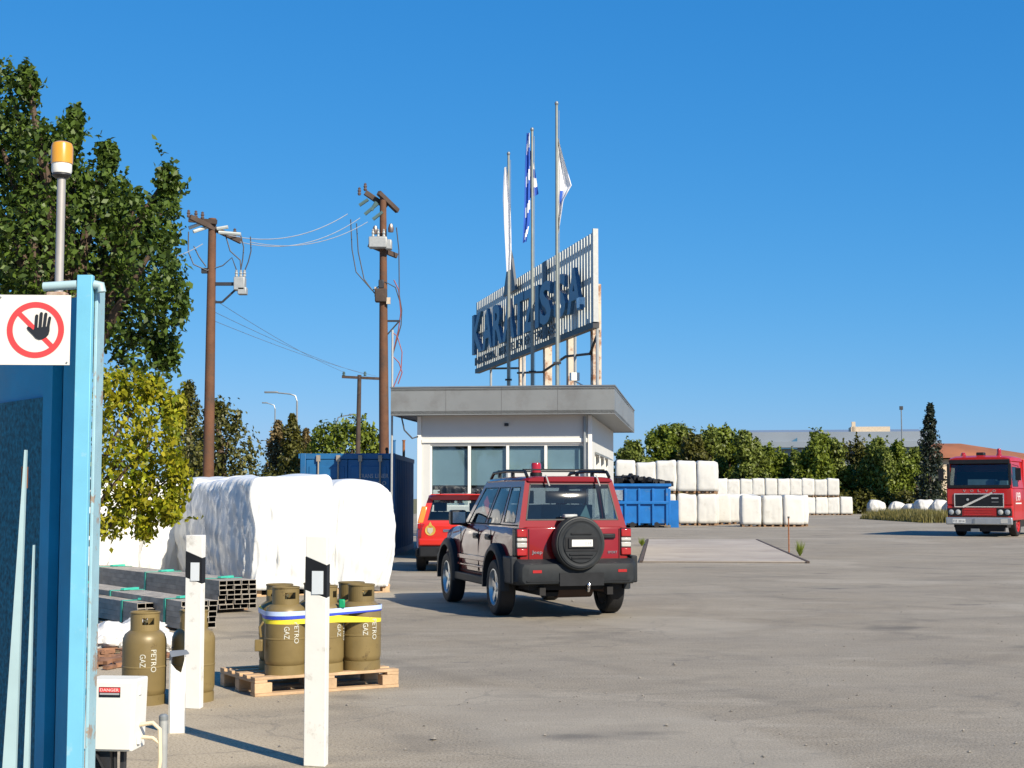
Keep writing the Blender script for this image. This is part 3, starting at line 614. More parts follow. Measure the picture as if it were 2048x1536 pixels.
# ------------------------------------------------------------------ wrapped bales
def wrapped(name, w, d, h, seed, material, fold=.03, bulge=.06, n=(44, 44, 40), rnd=.10, sag=0.0):
    rng = np.random.default_rng(seed); vs = []; fs = []; idx = {}
    nx, ny, nz = n
    def key(i, j, k): return (i, j, k)
    def vert(i, j, k):
        q = key(i, j, k)
        if q in idx: return idx[q]
        x, y, z = (i / nx - .5) * w, (j / ny - .5) * d, k / nz * h
        # rounded box
        cx = max(-w / 2 + rnd, min(w / 2 - rnd, x)); cy = max(-d / 2 + rnd, min(d / 2 - rnd, y)); cz = min(h - rnd, max(.0, z))
        v = Vector((x - cx, y - cy, z - cz))
        if v.length > 1e-6: v = v.normalized() * min(v.length, rnd); x, y, z = cx + v.x, cy + v.y, cz + v.z
        idx[q] = len(vs); vs.append([x, y, z]); return idx[q]
    for a in range(nx):
        for c in range(nz):
            fs.append((vert(a, 0, c), vert(a + 1, 0, c), vert(a + 1, 0, c + 1), vert(a, 0, c + 1))); fs.append((vert(a, ny, c), vert(a, ny, c + 1), vert(a + 1, ny, c + 1), vert(a + 1, ny, c)))
    for b in range(ny):
        for c in range(nz):
            fs.append((vert(0, b, c), vert(0, b, c + 1), vert(0, b + 1, c + 1), vert(0, b + 1, c))); fs.append((vert(nx, b, c), vert(nx, b + 1, c), vert(nx, b + 1, c + 1), vert(nx, b, c + 1)))
    for a in range(nx):
        for b in range(ny):
            fs.append((vert(a, b, nz), vert(a + 1, b, nz), vert(a + 1, b + 1, nz), vert(a, b + 1, nz))); fs.append((vert(a, b, 0), vert(a, b + 1, 0), vert(a + 1, b + 1, 0), vert(a + 1, b, 0)))
    V = np.array(vs); ph = rng.random(16) * 6.28; fr = rng.uniform(.7, 1.4, 16)
    t = V[:, 2] / h; ang = np.arctan2(V[:, 1] / d, V[:, 0] / w); per = ang * (w + d) * .9
    out = bulge * np.sin(np.pi * np.clip(t, 0, 1)) * (1 + .5 * np.sin(per * 1.2 + ph[0]))
    ed = np.clip(t * 1.0, 0, 1)
    folds = fold * ((1 - np.abs(np.sin(per * 3.6 * fr[1] + 1.1 * np.sin(V[:, 2] * 2.2 * fr[2] + ph[1]) + ph[2]))) ** 3 * 1.9 + (1 - np.abs(np.sin(per * 6.1 * fr[8] - V[:, 2] * 1.9 * fr[9] + ph[9]))) ** 4 * 1.2 + .3 * np.sin(per * 9 * fr[3] + 2.5 * np.sin(V[:, 2] * 3.1 + ph[3]) + ph[4]) + .35 * np.sin(V[:, 2] * 11 * fr[5] + per * 2 + ph[5]))
    nrm = V[:, :2] / np.maximum(1e-6, np.sqrt((V[:, 0] / w) ** 2 + (V[:, 1] / d) ** 2))[:, None] / np.array([w, d])
    nrm /= np.maximum(1e-6, np.linalg.norm(nrm, axis=1))[:, None]
    side = np.clip((np.maximum(np.abs(V[:, 0]) / (w / 2), np.abs(V[:, 1]) / (d / 2)) - .55) / .4, 0, 1)
    V[:, :2] += nrm * ((out + folds * np.clip(1.15 - t * .4, 0, 1)) * side)[:, None]
    top = t > .9
    V[top, 2] += .03 * np.sin(V[top, 0] * 5 * fr[6] + ph[6]) * np.cos(V[top, 1] * 4 * fr[7] + ph[7]) + sag * np.sin(V[top, 0] * 2.2 + ph[8])
    V[:, 2] = np.maximum(V[:, 2], 0)
    m = MB(); m.v = [tuple(v) for v in V]; m.f = fs; m.m = [0] * len(fs)
    return m
fd = math.atan2(.48, .877)                       # heading of the wrapped stack's front
fx, fy = Vector((math.cos(fd), math.sin(fd), 0)), Vector((-math.sin(fd), math.cos(fd), 0))
FL = Vector((X(508, 22.5), 22.5, 0))
def pallet_under(parent, w, d, mt=wood):
    m = MB()
    for k in range(5): m.cbox((-w / 2 + .06 + k * (w - .12) / 4, 0, .125), (.10, d, .02))
    for sy in (-1, 0, 1):
        m.cbox((0, sy * (d / 2 - .06), .105), (w, .1, .02)); m.cbox((0, sy * (d / 2 - .06), .01), (w, .1, .02))
        for sx in (-1, 0, 1): m.cbox((sx * (w / 2 - .07), sy * (d / 2 - .06), .0575), (.12, .1, .075))
    return m.build('pallet', mt, parent)
wl = {(0, 0): 'white film-wrapped load at the front left corner of the big stack, behind the gas bottles', (1, 0): 'white film-wrapped load with a rounded right shoulder, nearest the red cars',
      (0, 1): 'white film-wrapped load in the shaded side of the stack, second row back', (0, 2): 'white film-wrapped load at the back of the shaded side, by the yellow tree'}
hs_ = {(0, 0): 1.84, (1, 0): 1.76, (0, 1): 1.80, (0, 2): 1.86}
for (i, j), lb in wl.items():
    w_, d_ = (1.30, 1.02)[i], 1.5
    c = FL + fx * ((.0, 1.30)[i] + w_ / 2) + fy * (j * 1.52 + d_ / 2)
    b = empty('wrapped_load', c, fd, lb, 'wrapped load', 'big white film-wrapped loads by the gatehouse')
    m = wrapped('w', w_ - .02, d_ + .02, hs_[(i, j)] - .10, 11 + i * 3 + j, wrap, fold=.030 if i == 0 else .016, bulge=.07 if i == 0 else .10, rnd=(.12, .24)[i], sag=.03)
    m.xf(Matrix.Translation((0, 0, .10))); o = m.build('wrapping', wrap, b, angle=180); pallet_under(b, w_ - .06, 1.4)
for k, (px, D, lb, hh) in enumerate(((268, 26.2, 'white film-wrapped load half hidden behind the yellow tree', 1.75), (190, 25.2, 'white film-wrapped load seen between the blue gate and the yellow tree', 1.7), (120, 24.4, 'white film-wrapped load mostly hidden behind the blue gate', 1.7))):
    b = empty('wrapped_load', (X(px, D), D, 0), fd, lb, 'wrapped load', 'big white film-wrapped loads by the gatehouse')
    m = wrapped('w', 1.2, 1.4, hh, 40 + k, wrap, fold=.03, bulge=.07, rnd=.16, sag=.03); m.xf(Matrix.Translation((0, 0, .1))); m.build('wrapping', wrap, b, angle=180); pallet_under(b, 1.15, 1.35)

# far yard bales
ordn = ['first', 'second', 'third', 'fourth', 'fifth', 'sixth', 'seventh', 'eighth', 'ninth', 'tenth', 'eleventh', 'twelfth', 'thirteenth']
protos = []
def bale_proto(seed, w=1.04, d=1.04, h=1.5):
    b = empty('wrapped_bale', (0, 0, 0)); m = wrapped('w', w, d, h, seed, wrap2, fold=.012, bulge=.02, n=(10, 10, 10), rnd=.10, sag=.015)
    m.xf(Matrix.Translation((0, 0, .12))); m.build('wrapping', wrap2, b, angle=180); pallet_under(b, w - .04, d - .04, wood_dark); return b
protos = [bale_proto(70 + k) for k in range(4)]; used = [False] * 4; brnd = random.Random(4)
def bale(x, y, z, label, group, rz=0, s=1.0):
    y += brnd.uniform(-.05, .05); k = brnd.randrange(4); o = protos[k] if not used[k] else copy_tree(protos[k]); used[k] = True
    o.location = (x, y, z); o.rotation_euler = (0, 0, rz + brnd.uniform(-.06, .06)); o.scale = (brnd.uniform(.96, 1.02), brnd.uniform(.96, 1.02), s * (brnd.uniform(.96, 1.04) if z > 0 else brnd.uniform(.99, 1.008)))
    tag(o, label, 'bale', group)
gA, gB, gC = 'bales in the tall near stack beside the skip', 'bales in the long far double row', 'bales in the single near block'
for k in range(5):
    bx = 10.45 - k * 1.08
    for lev in (0, 1):
        bale(bx, 80.0 + k * .02, lev * 1.72, 'white bale of the tall stack behind the skip, %s from its right end, %s layer' % (ordn[k], ('lower', 'upper')[lev]), gA, 0, 1.06)
for k in range(2):
    for lev in (0, 1):
        bale(10.75 + .0 * k, 81.15 + k * 1.1, lev * 1.70, 'white bale on the right flank of the tall stack, %s back, %s layer' % (ordn[k + 1], ('lower', 'upper')[lev]), gA, 0, 1.04)
for k in range(3):
    bale(11.6 + k * 1.0, 82.5 + k * 1.6, 0, 'white ground bale right of the tall stack, %s of three receding toward the far row' % ordn[k], gA, 0, 1.05)
for k in range(12):
    bx = X(1690, 127) - k * 1.06
    bale(bx, 127.0, 0, 'white bale on the ground in the far row, %s from the row\'s right end' % ordn[k], gB, 0, .96)
for k in range(11):
    bx = X(1690, 127) - 1.1 - k * 1.06
    bale(bx, 127.0, 1.56, 'white bale on top of the far row, %s from its right end' % ordn[k], gB, 0, .94)
for k in range(3):
    for j in range(2):
        if k == 0 and j == 1: continue
        bale(X(1500, 76.6) + k * 1.07 + j * .45, 76.6 + 1.07 * j, 0, 'white bale of the single near block, %s from the left, %s row' % (ordn[k], ('front', 'back')[j]), gC, 0, 1.0)

# ------------------------------------------------------------------ blue skip
def skip():
    D = 74.0; x1 = X(1337, D)
    b = empty('waste_skip', (x1, D, 0), R(-6), 'bright blue ribbed waste skip heaped with black scrap', 'skip')
    w, L, H = 3.6, 4.8, 2.05
    m = MB(); m.box(-w, 0, 0, .05, .22, H); m.box(-w, 0, L - .05, L, .22, H); m.box(-w, -w + .05, .05, L - .05, .22, H); m.box(-.05, 0, .05, L - .05, .22, H); m.box(-w, 0, .05, L - .05, .22, .3); m.build('shell', skip_blue, b)
    m = MB()
    for k in range(6): xx = -w + .08 + k * (w - .16) / 5; m.box(xx - .05, xx + .05, -.10, -.002, .12, H - .1)
    for k in range(6): yy = .3 + k * (L - .6) / 5; m.box(.002, .10, yy - .05, yy + .05, .12, H - .1)
    m.build('rib', skip_blue, b, bevel=.01)
    m = MB(); m.box(-w - .06, .08, -.13, .06, H, H + .14); m.box(-.06, .14, .06, L, H, H + .14); m.box(-w, 0, -.12, -.101, 1.18, 1.32); m.build('rim', skip_blue, b, bevel=.02)
    m = MB(); m.box(.10, .5, .4, .55, 0, 1.35); m.box(.10, .5, 3.4, 3.55, 0, 1.35); m.box(.102, .48, .55, 3.4, 1.2, 1.3); m.build('side_frame', skip_blue, b)
    for k in range(3):
        m = MB(); xx = -w + .6 + k * 1.2; m.tube([(xx, -.05, .14), (xx, .3, .14)], .14, 12); m.box(xx - .2, xx + .2, .0, .25, .1, .22); m.build('roller', black, b)
    for k in range(2):
        m = MB(); m.cbox((-w + .35 + k * .75, -.108, 1.62), (.45, .012, .5)); m.build('notice_panel', mat('faded_panel', (.20, .24, .28), .7, var=.4, scale=8), b)
    rnd = random.Random(9); h = MB()
    for k in range(150):
        x = rnd.uniform(-w + .1, .1); y = rnd.uniform(.2, L - .2); zt = H + .10 + .38 * math.exp(-((x + w * .55) / 1.5) ** 2) * rnd.random() ** .5
        T = Matrix.Translation((x, y if y > .2 else .2, zt)) @ Matrix.Rotation(rnd.random() * 6, 4, 'Z') @ Matrix.Rotation(rnd.uniform(-.8, .8), 4, 'X')
        h.cbox((0, 0, 0), (rnd.uniform(.15, .5), rnd.uniform(.15, .4), rnd.uniform(.08, .3)), T)
    h.box(-w + .06, -.06, .06, L - .06, H - .3, H + .1)
    tag(h.build('scrap_heap', black_plastic, None, smooth=False), 'heap of black plastic scrap filling the blue skip', 'scrap heap', kind='stuff').matrix_world = b.matrix_basis
    bpy.data.objects['scrap_heap'].location = b.location; bpy.data.objects['scrap_heap'].rotation_euler = b.rotation_euler
skip()

# ------------------------------------------------------------------ vehicles
def boolean_cut(o, cutters):
    for c in cutters:
        md = o.modifiers.new('cut', 'BOOLEAN'); md.object = c; md.operation = 'DIFFERENCE'; md.solver = 'EXACT'
    bpy.context.view_layer.update(); dg = bpy.context.evaluated_depsgraph_get()
    me = bpy.data.meshes.new_from_object(o.evaluated_get(dg)); o.modifiers.clear(); o.data = me
    me.polygons.foreach_set('use_smooth', [True] * len(me.polygons)); me.set_sharp_from_angle(angle=R(28))
    for c in cutters: bpy.data.objects.remove(c)
def loft(m, st, mi=0):
    """st: list of (y, [(x,z) half section bottom->top])"""
    n = len(st[0][1]); ring = 2 * n; vs = []
    for y, sec in st:
        vs += [(x, y, z) for x, z in sec] + [(-x, y, z) for x, z in reversed(sec)]
    fs = []
    for i in range(len(st) - 1):
        for k in range(ring): fs.append((i * ring + k, i * ring + (k + 1) % ring, (i + 1) * ring + (k + 1) % ring, (i + 1) * ring + k))
    fs.append(tuple(range(ring))); fs.append(tuple(range((len(st) - 1) * ring, len(st) * ring))[::-1])
    m.add(vs, fs, mi)
def wheel(parent, x, y, r, wd, side, spokes=6, rim=rim_mat):
    w0 = empty('wheel', (x, y, r)); w0.parent = parent
    m = MB(); h = wd / 2; tr = r * .66
    prof = [(tr, -h * .9), (r * .80, -h), (r * .93, -h * .93), (r * .985, -h * .75), (r, -h * .4), (r, h * .4), (r * .985, h * .75), (r * .93, h * .93), (r * .80, h), (tr, h * .9)]
    m.lathe(prof, 40, axis='x'); m.build('tyre', black, w0)
    m = MB(); s = side
    m.lathe([(tr + .003, h * .88), (tr - .012, h * .9), (tr - .03, h * .62), (tr - .04, h * .2), (tr + .003, -h * .8)], 36, axis='x')
    for k in range(spokes):
        a = 2 * math.pi * k / spokes; T = Matrix.Rotation(a, 4, 'X')
        m.add([T @ Vector(v) for v in ((h * .55, -.035, .04), (h * .55, .035, .04), (h * .68, .045, tr - .02), (h * .68, -.045, tr - .02), (h * .30, -.035, .04), (h * .30, .035, .04), (h * .45, .045, tr - .02), (h * .45, -.045, tr - .02))],
              [(0, 1, 2, 3), (4, 7, 6, 5), (0, 3, 7, 4), (1, 5, 6, 2), (3, 2, 6, 7), (0, 4, 5, 1)])
    m.lathe([(0, h * .66), (.05, h * .66), (.065, h * .55), (.07, h * .3)], 16, axis='x')
    if s < 0: m.v = [(-a, b, c) for a, b, c in m.v]
    m.build('rim', rim, w0)
    m = MB(); m.lathe([(0, h * .15), (tr - .035, h * .15), (tr - .035, h * .12)], 24, axis='x')
    if s < 0: m.v = [(-a, b, c) for a, b, c in m.v]
    m.build('brake_disc', under, w0)
    return w0
def greenhouse_panel(body, glass, q, wins, th=.03, parent=None, gname='window', gmat=None):
    """q: corners bl, br, tr, tl ; wins: list of (u0,u1,v0,v1)"""
    bl, br, tr, tl = [Vector(p) for p in q]; n = (br - bl).cross(tl - bl).normalized()
    def pt(u, v, o=0): return (bl * (1 - u) + br * u) * (1 - v) + (tl * (1 - u) + tr * u) * v + n * o
    us = sorted({0, 1, *[w[0] for w in wins], *[w[1] for w in wins]}); vs_ = sorted({0, 1, *[w[2] for w in wins], *[w[3] for w in wins]})
    for i in range(len(us) - 1):
        for j in range(len(vs_) - 1):
            cu, cv = (us[i] + us[i + 1]) / 2, (vs_[j] + vs_[j + 1]) / 2
            if any(w[0] < cu < w[1] and w[2] < cv < w[3] for w in wins): continue
            a, b, c, d = us[i], us[i + 1], vs_[j], vs_[j + 1]
            P8 = [pt(a, c), pt(b, c), pt(b, d), pt(a, d), pt(a, c, -th), pt(b, c, -th), pt(b, d, -th), pt(a, d, -th)]
            body.add(P8, [(0, 1, 2, 3), (4, 7, 6, 5), (0, 4, 5, 1), (2, 6, 7, 3), (0, 3, 7, 4), (1, 5, 6, 2)])
    for (a, b, c, d) in wins:
        g_ = MB(); o1, o2 = -.004, -.010
        # slightly bowed pane in a grid, so that it mirrors a curved strip of the yard
        N = 8; A = []; 
        for i in range(N + 1):
            for j in range(N + 1):
                u = a + (b - a) * i / N; v = c + (d - c) * j / N; bow = (.022 if gname == 'rear_window' else .010) * (1 - .8 * (2 * i / N - 1) ** 2) * (1 - (2 * j / N - 1) ** 2)
                A.append(pt(u, v, o1 + bow))
        F4 = [(i * (N + 1) + j, (i + 1) * (N + 1) + j, (i + 1) * (N + 1) + j + 1, i * (N + 1) + j + 1) for i in range(N) for j in range(N)]
        g_.add(A, F4); gl = g_.build(gname, gmat, parent)
        e = MB(); t = .018 / max(.2, (b - a) * (br - bl).length); t2 = .018 / max(.2, (d - c) * (tl - bl).length)
        for (p0, p1, p2, p3) in ((a, b, c, c + t2 * (d - c)), (a, b, d - t2 * (d - c), d), (a, a + t * (b - a), c, d), (b - t * (b - a), b, c, d)):
            e.add([pt(p0, p2, .004), pt(p1, p2, .004), pt(p1, p3, .004), pt(p0, p3, .004), pt(p0, p2, -.012), pt(p1, p2, -.012), pt(p1, p3, -.012), pt(p0, p3, -.012)],
                  [(0, 1, 2, 3), (4, 7, 6, 5), (0, 4, 5, 1), (2, 6, 7, 3), (0, 3, 7, 4), (1, 5, 6, 2)])
        e.build('seal', black_plastic, gl)
def arch(m, y, z, r0, r1, x0, x1, a0=-8, a1=188, n=22, mi=0):
    """a flare round a wheel opening; x0 inner side, x1 outer side (signed)"""
    vs = []; fs = []
    for k in range(n + 1):
        t = R(a0 + (a1 - a0) * k / n); c, s = math.cos(t), math.sin(t)
        for (r, x) in ((r0, x0), (r0, x1), ((r0 + r1) / 2, x1), (r1, x1 - (x1 - x0) * .35), (r1, x0)): vs.append((x, y + r * c, z + r * s))
    for k in range(n):
        for j in range(5): fs.append((k * 5 + j, k * 5 + (j + 1) % 5, (k + 1) * 5 + (j + 1) % 5, (k + 1) * 5 + j))
    fs.append(tuple(range(5))); fs.append(tuple(n * 5 + j for j in range(5))[::-1]); m.add(vs, fs, mi)
def seats(parent, ys, z0, mt=seat_teal):
    for y in ys:
        for sx in (-.37, .37):
            m = MB(); m.cbox((sx, y, z0 + .02), (.46, .14, .5)); m.cbox((sx, y + .0, z0 + .37), (.26, .10, .17)); m.tube([(sx - .07, y, z0 + .2), (sx - .07, y, z0 + .4)], .01, 5); m.tube([(sx + .07, y, z0 + .2), (sx + .07, y, z0 + .4)], .01, 5)
            m.build('seat', mt, parent, bevel=.04, seg=3)

def jeep():
    b = empty('off_road_vehicle', (.56, 19.29, 0), R(16.0), 'dark red off-road vehicle seen from behind with a covered spare wheel and roof beacon', 'car', 'red fire service vehicles'); b.scale = (.955, .97, .99)
    belt = 1.15
    def sec(w, zb, top, crown=.0):
        return [(0, zb), (w * .55, zb), (w * .92, zb), (w * .985, zb + .06), (w, zb + .16), (w + .012, .74), (w + .008, .86), (w - .004, top - .16), (w - .022, top - .07), (w - .055, top - .015), (w - .10, top + crown * .3), (w * .5, top + crown), (0, top + crown)]
    K = .955
    st = [(-.81, sec(.70, .55, belt - .03)), (-.80, sec(.755, .50, belt - .01)), (-.75, sec(.795, .46, belt)), (-.6, sec(.82, .43, belt)), (-.2, sec(.832, .42, belt)), (.8, sec(.838, .40, belt)), (1.6, sec(.838, .40, belt)), (2.05, sec(.832, .40, belt - .01)),
          (2.2, sec(.826, .40, belt - .03, .03)), (2.7, sec(.815, .41, belt - .06, .05)), (3.15, sec(.79, .43, belt - .10, .06)), (3.32, sec(.74, .46, belt - .16, .04)), (3.40, sec(.66, .52, belt - .26, .02))]
    st = [(y_, [(x_ * K, z_) for x_, z_ in s_]) for y_, s_ in st]
    m = MB(); loft(m, st); body = m.build('body', jeep_red, b, angle=28)
    cut = []
    for y in (0, 2.65):
        for sx in (-1, 1):
            c = MB(); c.tube([(sx * .52, y, .41), (sx * 1.1, y, .41)], .435, 32); cut.append(c.build('cutter', under, b, smooth=False))
    boolean_cut(body, cut)
    # door seams, engraved as thin dark strips
    m = MB()
    for sx in (-1, 1):
        for y in (2.02, 1.02, .36):
            m.box(sx * .806 - .006, sx * .806 + .006, y - .005, y + .005, .52, belt - .06)
        m.box(sx * .806 - .006, sx * .806 + .006, .36, 2.02, .50, .508)
        m.build('door_gap', under, body); m = MB()
    for sx in (-1, 1):
        m = MB(); m.box(sx * .815 - .02, sx * .815 + .012, .52, 2.12, .66, .73); m.box(sx * .815 - .02, sx * .815 + .006, .52, 2.12, .57, .60); m.build('side_moulding', jeep_red, body, bevel=.008)
        for y in (1.17, .52):
            m = MB(); m.box(sx * .816 - .015, sx * .816 + .022, y - .10, y + .10, .975, 1.01); m.cbox((sx * .81, y, .992), (.02, .24, .075)); m.build('door_handle', black_plastic, body, bevel=.01)
    # greenhouse
    gb = MB(); z0, z1 = belt - .02, 1.735
    wr, wb_ = .605, .742; rb, rt, fb, ft = -.765, -.60, 2.10, 1.30
    greenhouse_panel(gb, None, [(-wb_, rb, z0), (wb_, rb, z0), (wr, rt, z1), (-wr, rt, z1)], [(.055, .945, .16, .93)], parent=b, gname='rear_window', gmat=glass_dark)
    sidew = [(.075, .275, .10, .86), (.315, .565, .06, .86), (.60, .93, .05, .86)]
    greenhouse_panel(gb, None, [(wb_, rb, z0), (wb_, fb, z0), (wr, ft, z1), (wr, rt, z1)], sidew, parent=b, gname='side_window', gmat=glass_dark)
    greenhouse_panel(gb, None, [(-wb_, fb, z0), (-wb_, rb, z0), (-wr, rt, z1), (-wr, ft, z1)], [(1 - w_[1], 1 - w_[0], w_[2], w_[3]) for w_ in sidew], parent=b, gname='side_window', gmat=glass_dark)
    greenhouse_panel(gb, None, [(wb_, fb, z0), (-wb_, fb, z0), (-wr, ft, z1), (wr, ft, z1)], [(.07, .93, .05, .90)], parent=b, gname='windscreen', gmat=glass_dark)
    gb.build('cabin_frame', jeep_red, b, angle=20)
    m = MB()
    def rs(w, z): return [(0, z - .02), (w - .03, z - .02), (w, z - .018), (w + .004, z - .012), (w - .02, z + .015), (w - .09, z + .030), (w * .5, z + .04), (0, z + .045)]
    loft(m, [(-.635, rs(.57, 1.738)), (-.60, rs(.60, 1.742)), (-.55, rs(.622, 1.745)), (.3, rs(.632, 1.755)), (1.1, rs(.626, 1.745)), (1.30, rs(.60, 1.730)), (1.36, rs(.55, 1.715))]); m.build('roof', jeep_red, b, angle=30)
    m = MB(); m.box(-.74, .74, -.70, 2.02, belt + .004, belt + .02); m.box(-.7, .7, 1.55, 2.0, belt, belt + .12); m.build('interior', under, b)
    seats(b, (.25, 1.15), belt)
    # roof rails, crossbars, beacon
    for sx in (-1, 1):
        m = MB(); m.tube([(sx * .57, -.58, 1.775), (sx * .57, -.48, 1.845), (sx * .57, .4, 1.865), (sx * .57, 1.05, 1.845), (sx * .57, 1.2, 1.77)], .022, 8)
        for y in (.1, .75): m.box(sx * .57 - .02, sx * .57 + .02, y - .03, y + .03, 1.78, 1.85)
        m.build('roof_rail', black_plastic, b)
    for y in (-.38, .85):
        m = MB(); m.box(-.57, .57, y - .03, y + .03, 1.862, 1.882); m.build('roof_crossbar', grey_plastic, b, bevel=.006)
    bc = empty('beacon', (-.10, .55, 1.80)); bc.parent = b
    m = MB(); m.lathe([(0, .0), (.085, .0), (.085, .05), (0, .05)], 20); m.build('beacon_base', black_plastic, bc)
    m = MB(); m.lathe([(.072, .05), (.072, .155), (.062, .18), (0, .188)], 20); m.build('beacon_lens', lamp_red, bc)
    for x in (-.34, .36):
        m = MB(); m.beam((x, -.655, 1.80), (x + .03, -.72, 1.66), .024, .008); m.build('hanging_strap', mat('strap_grey', (.25, .25, .24), .8), b)
    # tail lights
    for sx in (-1, 1):
        lt = empty('tail_light', (sx * .715, -.79, 0)); lt.parent = b
        m = MB(); m.box(-.085, .075, -.03, .14, .78, 1.13); m.build('housing', black_plastic, lt, bevel=.015)
        for (a, c, mt) in ((1.02, 1.12, lamp_red), (.965, 1.01, lamp_white), (.89, .955, lamp_white), (.79, .88, lamp_red)):
            m = MB(); m.box(-.07, .068, -.045, .11, a, c); m.build('lens', mt, lt, bevel=.012)
    # tailgate: gap lines, handle, badges
    m = MB(); yb = -.815
    for x in (-.62, .62): m.box(x - .004, x + .004, yb - .003, yb + .02, .68, 1.12)
    m.build('tailgate_gap', under, b)
    m = MB(); m.box(.36, .56, -.845, -.80, 1.00, 1.06); m.build('tailgate_handle', black_plastic, b, bevel=.012)
    m = MB(); text_on(m, 'Jeep', (-.58, -.816, .80), (1, 0, 0), (0, 0, 1), .14, .055, .004); m.build('badge', chrome, b, smooth=False)
    m = MB(); text_on(m, 'SPORT', (.46, -.816, .81), (1, 0, 0), (0, 0, 1), .13, .03, .004); m.build('badge', chrome, b, smooth=False)
    # rear bumper
    def bsec(w, z0_, z1_): return [(0, z0_), (w - .04, z0_), (w, z0_ + .04), (w, z1_ - .05), (w - .03, z1_), (0, z1_)]
    m = MB(); loft(m, [(-.985, bsec(.68, .47, .67)), (-.975, bsec(.755, .45, .69)), (-.94, bsec(.80, .44, .70)), (-.86, bsec(.83, .43, .74)), (-.70, bsec(.845, .43, .76)), (-.46, bsec(.86, .44, .76))]); bp = m.build('rear_bumper', grey_plastic, b, angle=30)
    m = MB(); m.box(-.26, .34, -1.0, -.975, .42, .58); m.box(-.70, .70, -.992, -.98, .475, .49); m.build('bumper_step', black_plastic, bp)
    for x in (-.56, .60):
        m = MB(); m.cbox((x, -.985, .60), (.12, .012, .035)); m.build('reflector', lamp_red, bp)
    # flares, sills
    for sx in (-1, 1):
        for y in (0, 2.65):
            m = MB(); arch(m, y, .41, .425, .52, sx * .80, sx * .905); m.build('fender_flare', grey_plastic, b, angle=40)
        m = MB(); m.box(sx * .80, sx * .87, .50, 2.15, .36, .47) if sx > 0 else m.box(-.87, -.80, .50, 2.15, .36, .47); m.build('sill', grey_plastic, b, bevel=.015)
        m = MB(); m.box(min(sx * .78, sx * .87), max(sx * .78, sx * .87), -.84, -.44, .44, .78); m.build('rear_cladding', grey_plastic, b, bevel=.02)
    # front bumper and lamps
    m = MB(); loft(m, [(3.15, bsec(.86, .40, .70)), (3.40, bsec(.84, .40, .70)), (3.52, bsec(.72, .42, .66))]); m.build('front_bumper', grey_plastic, b, angle=30)
    for sx in (-1, 1):
        m = MB(); m.lathe([(0, .03), (.06, .02), (.085, 0), (.085, -.1)], 16, (sx * .55, 3.38, .90), 'y'); m.build('headlight', lamp_white, b)
        mr = empty('wing_mirror', (sx * .90, 1.83, 1.14)); mr.parent = b
        m = MB(); m.box(-.12, .12, -.06, .10, -.01, .20); m.build('housing', black_plastic, mr, bevel=.035, seg=3)
        m = MB(); m.cbox((0, -.065, .095), (.19, .006, .155)); m.build('mirror_glass', chrome, mr)
        m = MB(); m.beam((-sx * .02, .02, .02), (-sx * .16, .06, -.02), .06, .05); m.build('arm', black_plastic, mr)
    # wheels
    for y in (0, 2.65):
        for sx in (-1, 1): wheel(b, sx * .765, y, .36, .235, sx, 5)
    # underbody
    m = MB(); m.box(-.62, .62, -.80, 3.2, .36, .50); m.box(-.5, -.42, -.9, 3.1, .30, .40); m.box(.42, .5, -.9, 3.1, .30, .40); m.build('chassis', under, b)
    m = MB(); m.tube([(-.70, 0, .36), (.70, 0, .36)], .05, 10); m.lathe([(0, -.12), (.1, -.1), (.14, 0), (.1, .1), (0, .12)], 14, (.05, 0, .35), 'y'); m.build('rear_axle', under, b)
    m = MB(); m.tube([(-.15, -.45, .37), (.35, -.40, .37)], .13, 16); m.tube([(.35, -.42, .36), (.42, -.8, .36)], .03, 8); m.build('silencer', mat('rusty_under', (.055, .03, .02), .8), b)
    m = MB(); m.tube([(.12, -.9, .38), (.12, -1.02, .36), (.12, -1.04, .40)], .02, 8); m.lathe([(0, -.028), (.02, -.02), (.028, 0), (.02, .02), (0, .028)], 12, (.12, -1.04, .43)); m.build('tow_ball', chrome, b)
    m = MB(); m.box(-.36, -.16, -.6, .2, .27, .32); m.build('skid_plate', under, b)
    # spare wheel with hard cover and plate
    sp = empty('spare_wheel', (0.0, -.86, .945)); sp.parent = b; sp.scale = (.94, .94, .94)
    m = MB(); m.lathe([(0, .03), (.30, .03), (.345, .01), (.358, -.03), (.36, -.10), (.358, -.19), (.345, -.215), (.30, -.225)], 48, axis='y'); m.build('tyre', mat('cover_rim', (.022, .024, .022), .55, var=.1), sp)
    m = MB(); m.lathe([(.335, -.213), (.325, -.236), (.30, -.24), (.285, -.232), (.265, -.232), (.25, -.246), (.0, -.25)], 48, axis='y'); m.build('cover', grey_plastic, sp)
    m = MB()
    for zz, ww in ((.13, .15), (-.14, .17), (-.185, .14)): m.box(-ww, ww, -.262, -.249, zz - .012, zz + .012)
    m.box(-.235, .235, -.254, -.2495, -.10, .085); m.build('cover_recess', black_plastic, sp, bevel=.004)
    m = MB(); m.box(-.19, .19, -.272, -.256, -.06, .07); m.build('plate_holder', black_plastic, sp, bevel=.004)
    m = MB(); m.box(-.145, .155, -.278, -.273, -.038, .052); pl = m.build('licence_plate', plate_mat, sp)
    m = MB(); text_on(m, '034', (.045, -.2785, -.018), (1, 0, 0), (0, 0, 1), .085, .045, .001); m.build('plate_number', mat('faded_ink', (.28, .29, .30), .6), pl, smooth=False)
    m = MB(); m.box(-.19, .0, -.10, .02, .335, .385); m.build('high_brake_light', galv, sp, bevel=.015)
jeep()

